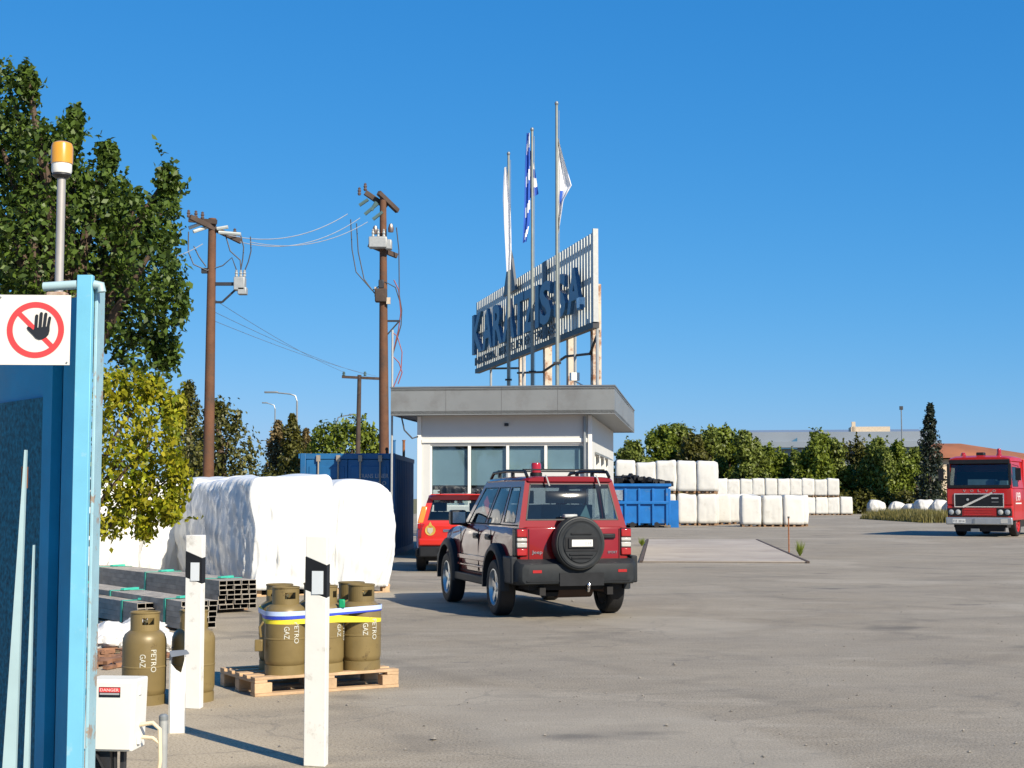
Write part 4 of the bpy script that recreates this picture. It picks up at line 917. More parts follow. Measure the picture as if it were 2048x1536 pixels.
def hatch():
    b = empty('compact_suv', (X(835, 30.4) + .82, 30.75, 0), R(2), 'bright red compact car parked against the gatehouse, mostly hidden by the off-road vehicle', 'car', 'red fire service vehicles')
    belt = .98
    def sec(w, zb, top, crown=.0):
        return [(0, zb), (w * .55, zb), (w * .9, zb), (w * .98, zb + .06), (w, zb + .2), (w + .006, .66), (w + .0, .80), (w - .008, top - .12), (w - .03, top - .04), (w - .07, top), (w - .12, top + crown * .3), (w * .5, top + crown), (0, top + crown)]
    st = [(-.72, sec(.66, .45, belt - .05)), (-.70, sec(.74, .42, belt - .02)), (-.62, sec(.81, .38, belt)), (-.4, sec(.845, .34, belt)), (.2, sec(.855, .32, belt)), (1.6, sec(.855, .32, belt)), (2.1, sec(.845, .32, belt, .02)), (2.8, sec(.81, .35, belt - .12, .04)), (3.05, sec(.72, .40, belt - .22, .03)), (3.12, sec(.62, .45, belt - .3, .02))]
    m = MB(); loft(m, st); body = m.build('body', car_red, b, angle=28)
    cut = []
    for y in (0, 2.5):
        for sx in (-1, 1): c = MB(); c.tube([(sx * .55, y, .35), (sx * 1.1, y, .35)], .37, 28); cut.append(c.build('cutter', under, b, smooth=False))
    boolean_cut(body, cut)
    gb = MB(); z0, z1 = belt - .02, 1.52; wr, wb_ = .60, .775; rb, rt, fb, ft = -.64, -.50, 2.0, 1.15
    gc = glassmat('clear_glass', (.84, .90, .90), .02)
    greenhouse_panel(gb, None, [(-wb_, rb, z0), (wb_, rb, z0), (wr, rt, z1), (-wr, rt, z1)], [(.09, .91, .14, .88)], parent=b, gname='rear_window', gmat=gc)
    sw = [(.05, .20, .12, .85), (.25, .52, .06, .88), (.56, .93, .05, .88)]
    greenhouse_panel(gb, None, [(wb_, rb, z0), (wb_, fb, z0), (wr, ft, z1), (wr, rt, z1)], sw, parent=b, gname='side_window', gmat=gc)
    greenhouse_panel(gb, None, [(-wb_, fb, z0), (-wb_, rb, z0), (-wr, rt, z1), (-wr, ft, z1)], [(1 - w_[1], 1 - w_[0], w_[2], w_[3]) for w_ in sw], parent=b, gname='side_window', gmat=gc)
    greenhouse_panel(gb, None, [(wb_, fb, z0), (-wb_, fb, z0), (-wr, ft, z1), (wr, ft, z1)], [(.07, .93, .05, .92)], parent=b, gname='windscreen', gmat=gc)
    gb.build('cabin_frame', car_red, b, angle=20)
    m = MB()
    def rs(w, z): return [(0, z - .05), (w - .03, z - .05), (w, z - .03), (w, z), (w - .04, z + .025), (w * .5, z + .045), (0, z + .05)]
    loft(m, [(-.60, rs(.55, 1.50)), (-.52, rs(.60, 1.525)), (.3, rs(.62, 1.54)), (1.0, rs(.61, 1.53)), (1.2, rs(.57, 1.50))]); m.build('roof', car_red, b, angle=30)
    m = MB(); m.box(-.55, .55, -.72, -.56, 1.545, 1.57); m.build('spoiler', car_red, b, bevel=.01)
    m = MB(); m.box(-.42, -.36, -.3, 1.0, 1.60, 1.63); m.box(.36, .42, -.3, 1.0, 1.60, 1.63); m.build('roof_rail', black_plastic, b)
    m = MB(); m.box(-.72, .72, -.55, 1.9, belt + .004, belt + .02); m.box(-.7, .7, 1.4, 1.9, belt, belt + .08); m.build('interior', under, b)
    seats(b, (.1, 1.0), belt - .05, mat('seat_dark', (.04, .045, .05), .9))
    for sx in (-1, 1):
        lt = empty('tail_light', (sx * .765, -.60, 0)); lt.parent = b
        m = MB(); m.box(-.06, .06, -.04, .16, .98, 1.32)
        m.v = [(x - sx * max(0, z - .98) * .26, y + max(0, z - .98) * .22, z) for x, y, z in m.v]; m.build('lens', lamp_orange if sx < 0 else lamp_red, lt, bevel=.02)
        m = MB(); m.box(-.06, .05, -.06, .1, .86, .975); m.build('lens', lamp_red, lt, bevel=.02)
    m = MB(); m.box(-.78, .78, -.79, -.66, .30, .52); m.box(-.86, .86, -.70, -.5, .30, .48); m.build('rear_bumper', black_plastic, b, bevel=.03, seg=3)
    m = MB(); m.box(-.80, .80, -.775, -.66, .525, .68); m.build('bumper_upper', car_red, b, bevel=.04, seg=3)
    m = MB(); m.cbox((0, -.80, .60), (.5, .01, .12)); m.build('licence_plate', plate_mat, b)
    m = MB(); m.box(-.30, .30, -.735, -.70, .80, .86); m.build('tailgate_trim', chrome, b, bevel=.01)
    # crest on the tailgate: gold laurel ring, pale shield, small flame
    em = empty('crest', (-.56, -.72, .84)); em.parent = b; em.scale = (1.25, 1.5, 1.25)
    m = MB(); m.lathe([(.05, 0), (.085, -.006), (.085, .004), (.05, .004)], 20, axis='y'); m.build('laurel_ring', mat('gold', (.42, .28, .05), .5), em)
    m = MB(); m.prism([(-.045, .04), (.045, .04), (.045, -.02), (0, -.065), (-.045, -.02)], lambda u, v: (u, -.008, v), lambda u, v: (u, .003, v)); m.build('shield', mat('crest_pale', (.38, .36, .28), .5), em)
    m = MB(); m.prism([(-.03, .08), (.0, .14), (.03, .08), (.0, .06)], lambda u, v: (u, -.008, v), lambda u, v: (u, .003, v)); m.build('flame', mat('gold', (.42, .28, .05), .5), em)
    for y in (0, 2.5):
        for sx in (-1, 1): wheel(b, sx * .755, y, .325, .2, sx, 5)
    m = MB(); m.box(-.66, .66, -.6, 2.9, .22, .40); m.build('chassis', under, b)
hatch()

def truck():
    hx = math.atan2(-.52, .854)     # local -y looks along the heading (-.47,-.88)
    D = 57.0; c = Vector((X(1958, D), D, 0))
    b = empty('fire_engine', c, hx, 'big old red cab-over fire engine with silver bumper facing the yard at the right edge', 'fire truck')
    # local: front at y=0 looking to -y, x right as seen from the front
    W = 1.24
    m = MB()
    def sec(w, z0, z1): return [(0, z0), (w * .9, z0), (w, z0 + .05), (w, (z0 + z1) / 2), (w - .03, z1 - .08), (w - .09, z1), (0, z1 + .03)]
    # cab: lower box, pillars, roof
    m.box(-W, W, .10, 2.0, .62, 1.86); m.box(-W, W, .0, .10, 1.20, 1.86); m.box(-W, W, .0, .10, .95, 1.20)
    m.build('cab', truck_red, b, bevel=.05, seg=3)
    gb = MB(); z0, z1 = 1.862, 2.88
    q = lambda x, y, z: (x, y, z)
    greenhouse_panel(gb, None, [q(-W, .02, z0), q(W, .02, z0), q(W - .08, .22, z1), q(-W + .08, .22, z1)], [(.035, .965, .04, .95)], parent=b, gname='windscreen', gmat=glass_dark)
    greenhouse_panel(gb, None, [q(W, .02, z0), q(W, 2.0, z0), q(W - .08, 2.0, z1), q(W - .08, .22, z1)], [(.08, .52, .05, .80)], parent=b, gname='side_window', gmat=glass_dark)
    greenhouse_panel(gb, None, [q(-W, 2.0, z0), q(-W, .02, z0), q(-W + .08, .22, z1), q(-W + .08, 2.0, z1)], [(.48, .92, .05, .80)], parent=b, gname='side_window', gmat=glass_dark)
    gb.box(-W, W, 1.96, 2.0, z0, z1); gb.build('cab_frame', truck_red, b, angle=20)
    m = MB(); loft(m, [(.16, [(0, 2.84), (W - .14, 2.84), (W - .06, 2.88), (W - .10, 2.98), (W - .3, 3.03), (0, 3.06)]), (.4, [(0, 2.84), (W - .1, 2.84), (W - .04, 2.90), (W - .08, 3.04), (W - .3, 3.10), (0, 3.13)]), (2.0, [(0, 2.84), (W - .1, 2.84), (W - .04, 2.90), (W - .08, 3.04), (W - .3, 3.10), (0, 3.13)])]); m.build('roof', truck_red, b, angle=30)
    m = MB(); m.box(-W + .06, W - .06, -.02, .05, 1.864, 1.98); m.box(-W + .1, W - .1, .10, .20, 2.80, 2.96); m.box(-W + .03, -W + .13, .0, .12, 1.98, 2.8); m.box(W - .13, W - .03, .0, .12, 1.98, 2.8); m.build('screen_surround', black_plastic, b, bevel=.01)
    m = MB(); m.box(-.5, .5, .35, .9, 1.9, 2.2); m.box(.3, .95, .5, .9, 1.9, 2.15); m.build('dashboard', seat_teal, b)
    m = MB(); m.box(-W + .1, W - .1, 1.3, 1.9, 1.87, 2.5); m.build('bench', under, b)
    # grille with diagonal bar
    gr = empty('grille', (0, 0, 0)); gr.parent = b
    m = MB(); m.box(-.94, .94, -.035, -.002, 1.12, 1.66); m.build('grille_frame', chrome, gr, bevel=.01)
    m = MB(); m.box(-.90, .90, -.05, -.036, 1.16, 1.62); m.build('grille_mesh', black_plastic, gr)
    m = MB(); m.beam((-.60, -.065, 1.14), (.52, -.065, 1.68), .03, .075); m.build('diagonal_bar', chrome, gr)
    m = MB(); m.lathe([(0, -.02), (.05, -.015), (.05, 0)], 14, (-.42, -.052, 1.42), 'y'); m.box(.48, .74, -.058, -.051, 1.45, 1.50); m.box(.48, .74, -.058, -.051, 1.32, 1.335); m.build('grille_emblem', galv, gr)
    m = MB()
    for k, ch in enumerate('VOLVO'): text_on(m, ch, (-.60 + k * .28, -.006, 1.71), (1, 0, 0), (0, 0, 1), .11, .09, .006)
    m.build('maker_letters', galv, b, smooth=False)
    m = MB(); m.box(-.64, .64, -.02, -.002, .80, 1.10); m.build('lower_grille', mat('truck_red_slots', (.30, .01, .01), .5), b)
    m = MB()
    for z in (.83, .92, 1.01): m.box(-.58, .52, -.028, -.021, z, z + .035)
    m.build('lower_slats', truck_red, b)
    for sx in (-1, 1):
        hl = empty('headlight', (sx * .93, 0, .94)); hl.parent = b
        m = MB(); m.box(-.28, .28, -.03, .05, -.15, .15); m.build('housing', black_plastic, hl, bevel=.02)
        for dx in (-.13, .13):
            m = MB(); m.lathe([(0, -.06), (.06, -.055), (.10, -.035), (.10, 0)], 18, (dx, 0, 0), 'y'); m.build('lens', lamp_white if dx * sx < 0 else mat('lens_grey', (.30, .32, .33), .2, coat=1), hl)
    m = MB(); m.box(-W - .01, W + .01, -.16, .02, .46, .74); m.build('bumper', mat('bumper_silver', (.40, .42, .43), .35, metal=.6, var=.08), b, bevel=.04, seg=3)
    m = MB(); m.box(-.98, -.50, -.172, -.162, .52, .68); pl = m.build('licence_plate', plate_mat, b)
    m = MB(); text_on(m, 'ΠΣ 2014', (-.95, -.1725, .55), (1, 0, 0), (0, 0, 1), .42, .09, .002); m.build('plate_number', ink, pl, smooth=False)
    m = MB(); m.cbox((.95, -.165, .60), (.26, .01, .16)); m.build('fog_lamp', lamp_white, b, bevel=.01)
    m = MB(); m.cbox((-.15, -.17, .60), (.08, .03, .2)); m.cbox((-.15, -.05, .25), (.3, .2, .12)); m.build('tow_hook', steel_grey, b)
    m = MB(); m.box(-1.0, 1.0, .1, 7.2, .35, .75); m.box(-.9, .9, .0, .3, .2, .5); m.build('chassis', under, b)
    for sx in (-1, 1):
        for y in (1.25, 5.2):
            wheel(b, sx * 1.02, y, .50, .30, sx, 8, rim=truck_red)
        m = MB(); m.tube([(sx * (W - .02), .25, 2.75), (sx * (W + .22), .10, 2.70), (sx * (W + .22), .10, 2.1)], .015, 6); m.box(sx * (W + .22) - .10, sx * (W + .22) + .10, .06, .12, 2.15, 2.62); m.build('wing_mirror', black_plastic, b)
    for sx in (-.75, .62):
        bh = .13 if sx < 0 else .27; m = MB(); m.lathe([(0, 0), (.11, 0), (.11, .05), (.085, .06), (.085, bh * .8), (.06, bh), (0, bh + .01)], 16, (sx, .75, 3.12)); m.build('beacon', lamp_red, b)
    m = MB(); m.box(-.2, .1, .5, .8, 3.1, 3.25); m.build('siren', black_plastic, b, bevel=.03)
    # door markings
    m = MB(); m.box(W + .002, W + .006, .55, 1.5, 1.25, 1.30); text_on(m, '199', (W + .004, .65, 1.36), (0, 1, 0), (0, 0, 1), .7, .34, .002); m.build('door_marking', plate_mat, b, smooth=False)
    m = MB(); m.box(W + .001, W + .004, .30, .31, .7, 1.85); m.box(W + .001, W + .004, 1.72, 1.73, .7, 1.85); m.build('door_gap', under, b)
    # equipment body
    m = MB(); m.box(-W, W, 2.15, 7.3, .78, 3.0); m.build('equipment_body', truck_red, b, bevel=.04)
    for k in range(3):
        m = MB(); m.box(W + .002, W + .012, 2.4 + k * 1.6, 3.8 + k * 1.6, 1.0, 2.6); m.build('roller_shutter', alu, b)
    m = MB(); m.tube([(-.5, 2.4, 3.1), (-.5, 7.0, 3.1)], .03, 6); m.tube([(.0, 2.4, 3.1), (.0, 7.0, 3.1)], .03, 6)
    for k in range(14): m.tube([(-.5, 2.6 + k * .33, 3.1), (0, 2.6 + k * .33, 3.1)], .018, 5)
    m.build('ladder', alu, b)
truck()

# ------------------------------------------------------------------ gas bottles, pallet, straps
CR, CH = .152, .66
def bottle_proto():
    b = empty('gas_bottle', (0, 0, 0)); r = CR
    m = MB(); m.lathe([(0, .045), (r * .75, .05), (r * .95, .075), (r, .11), (r, .44), (r * .985, .47), (r * .90, .505), (r * .70, .53), (r * .4, .545), (0, .548)], 36); m.build('body', khaki, b, angle=50)
    m = MB(); m.lathe([(r, .265), (r + .003, .268), (r + .003, .276), (r, .279)], 36); m.build('weld_seam', khaki, b)
    m = MB(); m.lathe([(r * .92, .0), (r * .98, .0), (r * .98, .07), (r * .92, .072), (r * .92, .0)], 36)
    m.build('foot_ring', khaki, b, angle=50)
    # guard collar with two hand openings
    m = MB(); rc = r * .66
    for k in range(36):
        a0, a1 = 2 * math.pi * k / 36, 2 * math.pi * (k + 1) / 36; deg = (k * 10) % 180
        hole = 65 <= deg < 115
        for (za, zb) in (((.53, .575), (.625, .66)) if hole else ((.53, .66),)):
            vs = [(rr * math.cos(a), rr * math.sin(a), z) for z in (za, zb) for a in (a0, a1) for rr in (rc, rc - .006)]
            m.add(vs, [(0, 2, 6, 4), (1, 5, 7, 3), (4, 6, 7, 5), (0, 1, 3, 2), (0, 4, 5, 1), (2, 3, 7, 6)])
    m.lathe([(rc + .004, .655), (rc + .006, .662), (rc, .668), (rc - .008, .664), (rc - .008, .655)], 36)
    m.build('collar', khaki, b, angle=50)
    m = MB(); m.lathe([(0, .545), (.022, .545), (.022, .585), (.014, .59), (.014, .615), (.024, .618), (.024, .64), (0, .642)], 12); m.tube([(0, -.01, .60), (0, -.05, .60)], .012, 8); m.build('valve', brass, b)
    m = MB()
    for row, s_ in ((0, 'PETRO'), (1, 'GAZ')):
        vs, fs, tw, th = text_geo(s_, 1.0, 0.0, .01); LL, hh = (.16, .040) if row == 0 else (.095, .040)
        A = []
        for (x, y, z) in vs:
            tx, ty = x / tw * LL, y / th * hh; ang = -math.pi / 2 + (row * -.075 + .02 + ty + .0) / r
            A.append(((r + .0035) * math.cos(ang), (r + .0035) * math.sin(ang), .40 - row * .03 - tx))
        m = MB(); m.add(A, fs); m.build('stencil_lettering', pale_ink, b, smooth=False)
    m = MB()
    return b
proto = bottle_proto(); first = [True]
def bottle(x, y, z, rz, label, group):
    o = proto if first[0] else copy_tree(proto); first[0] = False
    o.location = (x, y, z); o.rotation_euler = (0, 0, rz); tag(o, label, 'gas bottle', group); return o
g1, g2 = 'khaki gas bottles standing on the ground', 'khaki gas bottles strapped on the pallet'
s1 = 1.0
bottle(X(288, 10.85), 10.95, 0, .40, 'khaki gas bottle on the ground behind the white control box', g1).scale = (1.04, 1.04, 1.0)
bottle(X(386, 11.0), 11.1, 0, -1.4, 'khaki gas bottle on the ground half hidden by the left marker post', g1).scale = (1.04, 1.04, 1.0)
PY = R(30); pc0 = Vector((X(515, 11.29), 11.29, 0)); ux, uy = Vector((math.cos(PY), math.sin(PY), 0)), Vector((-math.sin(PY), math.cos(PY), 0))
pal = empty('wooden_pallet', pc0, PY, 'pale wooden pallet on the paving under six strapped gas bottles', 'pallet')
prn = random.Random(2)
for k in range(5):
    m = MB(); yy = .05 + k * .175; m.box(0, 1.2, yy - .05 + prn.uniform(-.004, .004), yy + .05, .122, .144); m.build('deck_board', wood, pal, bevel=.003)
for x in (.05, .6, 1.15):
    m = MB(); m.box(x - .05, x + .05, 0.003, .797, .1, .1218); m.build('stringer_board', wood, pal, bevel=.003)
for yy in (.05, .4, .75):
    m = MB(); m.box(0, 1.2, yy - .05, yy + .05, 0, .022); m.build('base_board', wood, pal, bevel=.003)
    for x in (.07, .6, 1.13):
        m = MB(); m.box(x - .07, x + .07, yy - .045, yy + .045, .022, .0998); m.build('block', wood, pal, bevel=.004)
pos = []
bl_lab = [('khaki gas bottle at the front left of the pallet', 0.30, .16, .45), ('khaki gas bottle at the middle of the pallet front, hidden behind the right marker post', .62, .16, 1.2), ('khaki gas bottle at the front right of the pallet', .945, .17, .55),
          ('khaki gas bottle in the back row left, seen above the left strap', .38, .50, 2.2), ('khaki gas bottle in the middle of the back row on the pallet', .70, .50, 3.0), ('khaki gas bottle in the back row right with a green cap hanging', 1.0, .49, -2.6)]
for lb, u, v, rz in bl_lab:
    c = pc0 + ux * u + uy * v; pos.append(c); bottle(c.x, c.y, .144, rz, lb, g2)
c = pos[2]
m = MB(); q = Vector((X(677, 11.35), 11.35, 0)); m.cbox((q.x, pos[1].y - .10, .66 + .144 - .13), (.05, .02, .07)); tag(m.build('valve_cap', green_cap, bevel=.01), 'small green plastic cap hanging among the strapped gas bottles', 'valve cap')
# strap loops: hull of the bottles
def hull(pts):
    pts = sorted(set((round(p[0], 5), round(p[1], 5)) for p in pts)); 
    def half(ps):
        h = []
        for p_ in ps:
            while len(h) > 1 and (h[-1][0] - h[-2][0]) * (p_[1] - h[-2][1]) - (h[-1][1] - h[-2][1]) * (p_[0] - h[-2][0]) <= 0: h.pop()
            h.append(p_)
        return h
    a, b_ = half(pts), half(pts[::-1]); return a[:-1] + b_[:-1]
def strap(name, rr, zfun, hfun, mt, label):
    pts = [(c_.x + rr * math.cos(t), c_.y + rr * math.sin(t)) for c_ in pos for t in [2 * math.pi * k / 40 for k in range(40)]]
    h = hull(pts); out = []
    for i, p_ in enumerate(h):
        q_ = h[(i + 1) % len(h)]; d = math.dist(p_, q_); n_ = max(1, int(d / .03))
        for k in range(n_): out.append((p_[0] + (q_[0] - p_[0]) * k / n_, p_[1] + (q_[1] - p_[1]) * k / n_))
    m = MB(); N = len(out); cx = sum(c_.x for c_ in pos) / 6; cy = sum(c_.y for c_ in pos) / 6
    for (x, y) in out:
        s_ = (x - cx) * ux.x + (y - cy) * ux.y; t_ = (x - cx) * uy.x + (y - cy) * uy.y
        zc, hh = zfun(s_, t_), hfun(s_, t_); dx, dy = x - cx, y - cy; l = math.hypot(dx, dy); ox, oy = dx / l * .003, dy / l * .003
        m.v += [(x, y, zc - hh / 2), (x, y, zc + hh / 2), (x + ox, y + oy, zc + hh / 2), (x + ox, y + oy, zc - hh / 2)]
    for i in range(N):
        j = (i + 1) % N
        for k in range(4): m.f.append((i * 4 + k, i * 4 + (k + 1) % 4, j * 4 + (k + 1) % 4, j * 4 + k)); m.m.append(0)
    tag(m.build(name, mt), label, 'strap', 'lashing straps round the gas bottles')
strap('lashing_strap', CR + .004, lambda s, t: .144 + .415 + .05 * (t > 0) - .035 * max(0, s) * 2, lambda s, t: .055 - .035 * max(0, min(1, s * 1.8)), strap_yellow, 'broad yellow strap lashed low round the pallet\'s gas bottles')
strap('lashing_strap', CR + .008, lambda s, t: .144 + .455 + .02 * math.sin(s * 3) + .02 * (t > 0), lambda s, t: .026, strap_blue, 'narrow dark blue strap lashed round the pallet\'s gas bottles')
strap('lashing_strap', CR + .0105, lambda s, t: .144 + .478 + .012 * math.sin(s * 3), lambda s, t: .034, strap_pale, 'pale blue plastic band wound highest round the gas bottles')
m = MB(); q = pos[0] - ux * (CR + .015) + uy * .03
m.tube([(q.x, q.y, .144 + .40), (q.x - .03, q.y, .144 + .36), (q.x - .02, q.y, .144 + .28)], .012, 6); m.cbox((q.x - .035, q.y, .144 + .22), (.06, .03, .09)); tag(m.build('strap_ratchet', khaki, bevel=.006), 'metal strap ratchet dangling at the left of the pallet load', 'ratchet')

# ------------------------------------------------------------------ marker posts
def marker(px, D, wpx, toppy, rz, label):
    x = X(px, D); b = empty('marker_post', (x, D, 0), rz, label, 'marker post', 'white marker posts with black bands'); w_ = .13; d_ = .10; h = Z(toppy, D)
    prof = [(-w_ / 2, -d_ / 2), (w_ / 2, -d_ / 2), (w_ / 2 - .012, d_ / 2 - .02), (0.0, d_ / 2), (-w_ / 2 + .004, d_ / 2 - .02)]
    zb0l, zb0r, zb1l, zb1r = h - .30, h - .345, h - .115, h - .165     # slanted black band: lower and upper edges at left/right
    def zz(x_, l, r): return l + (r - l) * ((x_ + w_ / 2) / w_)
    lo = MB(); lo.prism(prof, lambda u, v: (u, v, 0), lambda u, v: (u, v, zz(u, zb0l, zb0r))); lo.build('shaft', post_paint, b, bevel=.005)
    bd = MB(); bd.prism(prof, lambda u, v: (u, v, zz(u, zb0l, zb0r)), lambda u, v: (u, v, zz(u, zb1l, zb1r))); bd.build('black_band', black_plastic, b, bevel=.0)
    tp = MB(); tp.prism(prof, lambda u, v: (u, v, zz(u, zb1l, zb1r)), lambda u, v: (u, v, h)); tp.build('top_cap', post_paint, b, bevel=.004)
    m = MB(); m.box(-.022, .045, -d_ / 2 - .006, -d_ / 2 - .001, h - .325, h - .195); m.build('reflector', mat('reflector_pale', (.62, .66, .68), .25, coat=1, var=.03), b)
marker(640, 8.45, 45, 1072, R(-14), 'white marker post with slanted black band, in front of the pallet')
marker(396, 10.72, 33, 1070, R(-14), 'white marker post with slanted black band, between the two ground gas bottles')
# bent bracket
gp = G(354, 1466)
b = empty('bent_bracket', (gp.x, gp.y, 0), R(8), 'short bent galvanised sheet bracket with torn top in front of the left marker post', 'bracket')
m = MB(); m.prism([(-.05, 0), (.05, 0), (.048, .50), (.02, .38), (-.012, .40), (-.045, .44)], lambda u, v: (u, -.01, v), lambda u, v: (u, 0, v)); m.build('plate', white_paint, b)
m = MB(); m.prism([(-.04, .485), (.07, .50), (.05, .52), (-.055, .515)], lambda u, v: (u, -.06 + (v - .47), v), lambda u, v: (u, -.05 + (v - .47), v + .006)); m.build('bent_flap', steel_grey, b)
m = MB(); m.box(-.055, -.045, -.01, .07, 0, .5); m.build('side_flange', galv, b)
# grey pipe
gx = X(335, 7.7); b = empty('pipe_post', (gx, 7.7, 0), 0, 'short grey capped pipe post beside the control box', 'pipe')
m = MB(); m.tube([(0, 0, 0), (0, 0, Z(1440, 7.7))], .022, 14); m.build('pipe', galv, b)
m = MB(); m.lathe([(.024, 0), (.024, .02), (.015, .03), (0, .032)], 14, (0, 0, Z(1440, 7.7))); m.build('cap', steel_grey, b)
# control box
D = 7.55; b = empty('control_box', (X(238, D), D, 0), R(-6), 'white gate control box with a small red warning label, on a dark stand', 'control box')
z0, z1 = Z(1497, D), Z(1355, D)
m = MB(); m.box(-.128, .128, -.09, .09, z0, z1); m.v = [(x + (z - z0) * .035, y, z) for x, y, z in m.v]; m.build('housing', white_paint, b, bevel=.008)
m = MB(); m.box(-.122, .118, -.0975, -.091, z0 + .01, z1 - .012); m.v = [(x + (z - z0) * .035, y, z) for x, y, z in m.v]; m.build('door', white_paint, b, bevel=.004)
m = MB(); m.box(-.045, .065, -.100, -.098, z1 - .085, z1 - .035); lab = m.build('warning_label', ink, b)
m = MB(); m.box(-.043, .063, -.1025, -.1005, z1 - .060, z1 - .038); m.build('label_red_field', sign_red, lab)
m = MB(); text_on(m, 'DANGER', (-.038, -.1028, z1 - .056), (1, 0, 0), (0, 0, 1), .096, .014, .0005); m.build('label_word', plate_mat, lab, smooth=False)
m = MB(); m.box(-.040, .060, -.1022, -.1005, z1 - .073, z1 - .064); m.build('label_strip', ink_grey, lab)
m = MB(); m.box(-.12, .0, -.05, .05, 0, z0 - .003); m.box(.04, .06, -.02, .02, 0, z0 - .003); m.build('stand', dark_steel, b)
m = MB(); m.tube([(-.08, -.06, z0), (-.03, -.07, z0 - .08), (.02, -.07, z0 - .16), (.0, -.06, 0.02)], .010, 6); m.tube([(.02, -.04, z0), (.03, -.05, .02)], .012, 6); m.build('cable', black_plastic, b)
m = MB(); m.tube([(.13, 0, z0 + .12), (.2, 0, z0 + .13), (.235, 0, z0 + .10), (.24, 0, z0 - .05), (.22, 0, .02)], .011, 8); m.tube([(.13, 0, z0 + .06), (.2, 0, z0 + .055), (.235, 0, z0 + .03)], .010, 8); m.build('conduit', mat('conduit_cream', (.62, .52, .36), .5), b)
m = MB()
for zz_ in (z0 + .05, z1 - .06): m.cbox((.138, -.02, zz_), (.012, .03, .04))
m.build('hinge', plate_mat, b)

# ------------------------------------------------------------------ blue gate with sign and beacon
def gate():
    D = 7.0; zt = Z(552, D)
    b = empty('sliding_gate', (-2.028, D, 0), 0, 'light blue steel gate end with worn paint, cropped by the left edge', 'gate')
    m = MB(); m.box(-.0365, .0365, -.04, .0, 0, zt); m.build('end_post', bolt_blue, b, bevel=.003)
    m = MB(); m.box(.0368, .052, .004, .13, 0, zt - .05); m.build('jamb_post', gate_worn, b, bevel=.003)
    m = MB(); m.tube([(-.20, -.02, zt - .055), (-.04, -.02, zt - .045)], .022, 12); m.tube([(.04, -.02, zt - .045), (.072, -.02, zt - .05), (.076, -.02, zt - .08)], .022, 12); m.build('top_rail', gate_pale, b)
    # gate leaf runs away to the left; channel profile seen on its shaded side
    d = Vector((-.62, .785, 0)); n = Vector((-.785, -.62, 0)); o0 = Vector((-.038, -.01, 0))
    def strip(s0, s1, off, name, mt, z0=0.05, z1=zt - .1, th=.02):
        m = MB(); a, c = o0 + d * s0 + n * off, o0 + d * s1 + n * off; e = n * th
        vs = [a, c, c - e, a - e]; m.add([(v.x, v.y, z0) for v in vs] + [(v.x, v.y, z1) for v in vs], [(0, 1, 2, 3), (4, 7, 6, 5), (0, 4, 5, 1), (1, 5, 6, 2), (2, 6, 7, 3), (3, 7, 4, 0)]); return m.build(name, mt, b)
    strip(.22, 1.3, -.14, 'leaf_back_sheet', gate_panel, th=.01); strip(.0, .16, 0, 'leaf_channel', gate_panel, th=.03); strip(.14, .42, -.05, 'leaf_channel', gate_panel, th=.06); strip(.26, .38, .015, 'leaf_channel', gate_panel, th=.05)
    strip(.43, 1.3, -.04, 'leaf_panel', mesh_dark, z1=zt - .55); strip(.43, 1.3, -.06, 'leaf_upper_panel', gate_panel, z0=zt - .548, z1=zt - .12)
    def leaning(px0, py0, px1, py1, w0, Db, name, mt):
        a, c = P(px0, py0, Db), P(px1, py1, Db); m = MB(); vs = []
        for q_, ww in ((a, w0 * .12), (c, w0)):
            for (dx, dy) in ((-ww, -.012), (ww, -.012), (ww, .012), (-ww, .012)): vs.append((q_.x + dx - b.location.x, q_.y + dy - b.location.y, q_.z))
        m.add(vs, [(0, 1, 2, 3), (4, 7, 6, 5), (0, 4, 5, 1), (1, 5, 6, 2), (2, 6, 7, 3), (3, 7, 4, 0)]); m.build(name, mt, b)
    leaning(52, 900, 14, 1640, .034, 6.88, 'brace_bar', gate_pale)
    leaning(68, 1090, 50, 1640, .014, 6.9, 'brace_bar', gate_pale)
    m = MB(); q = P(47, 955, 6.9); m.cbox((q.x - b.location.x + .005, q.y - b.location.y, q.z), (.022, .03, .10)); m.build('rust_patch', rust, b)
    # beacon pole bracket
    return b
gt = gate()
Db = 7.35
bp = empty('warning_beacon', (X(108, Db), Db, Z(575, Db)), 0, 'amber warning beacon on a grey pole above the blue gate', 'beacon')
h0 = Z(352, Db) - Z(575, Db)
m = MB(); m.tube([(0, 0, -.06), (0, 0, h0)], .021, 14); m.build('pole', mat('pole_grey', (.36, .34, .32), .55, metal=.3, var=.12), bp)
m = MB(); m.cbox((0, -.02, -.05), (.10, .07, .045)); m.build('bracket', post_cream, bp, bevel=.01)
m = MB(); m.lathe([(0, 0), (.03, 0), (.048, .014), (.045, .022), (0, .022)], 20, (0, 0, h0 - .012)); m.build('base', dark_steel, bp)
m = MB(); m.lathe([(0, .0), (.046, .0), (.050, .012), (.050, .052), (0, .055)], 24, (0, 0, h0 + .012)); m.build('collar', white_paint, bp)
m = MB(); m.lathe([(.054, .0), (.054, .085), (.048, .103), (.03, .112), (0, .114)], 24, (0, 0, h0 + .062)); m.lathe([(0, 0), (.054, 0)], 24, (0, 0, h0 + .062)); m.build('lens', amber, bp)

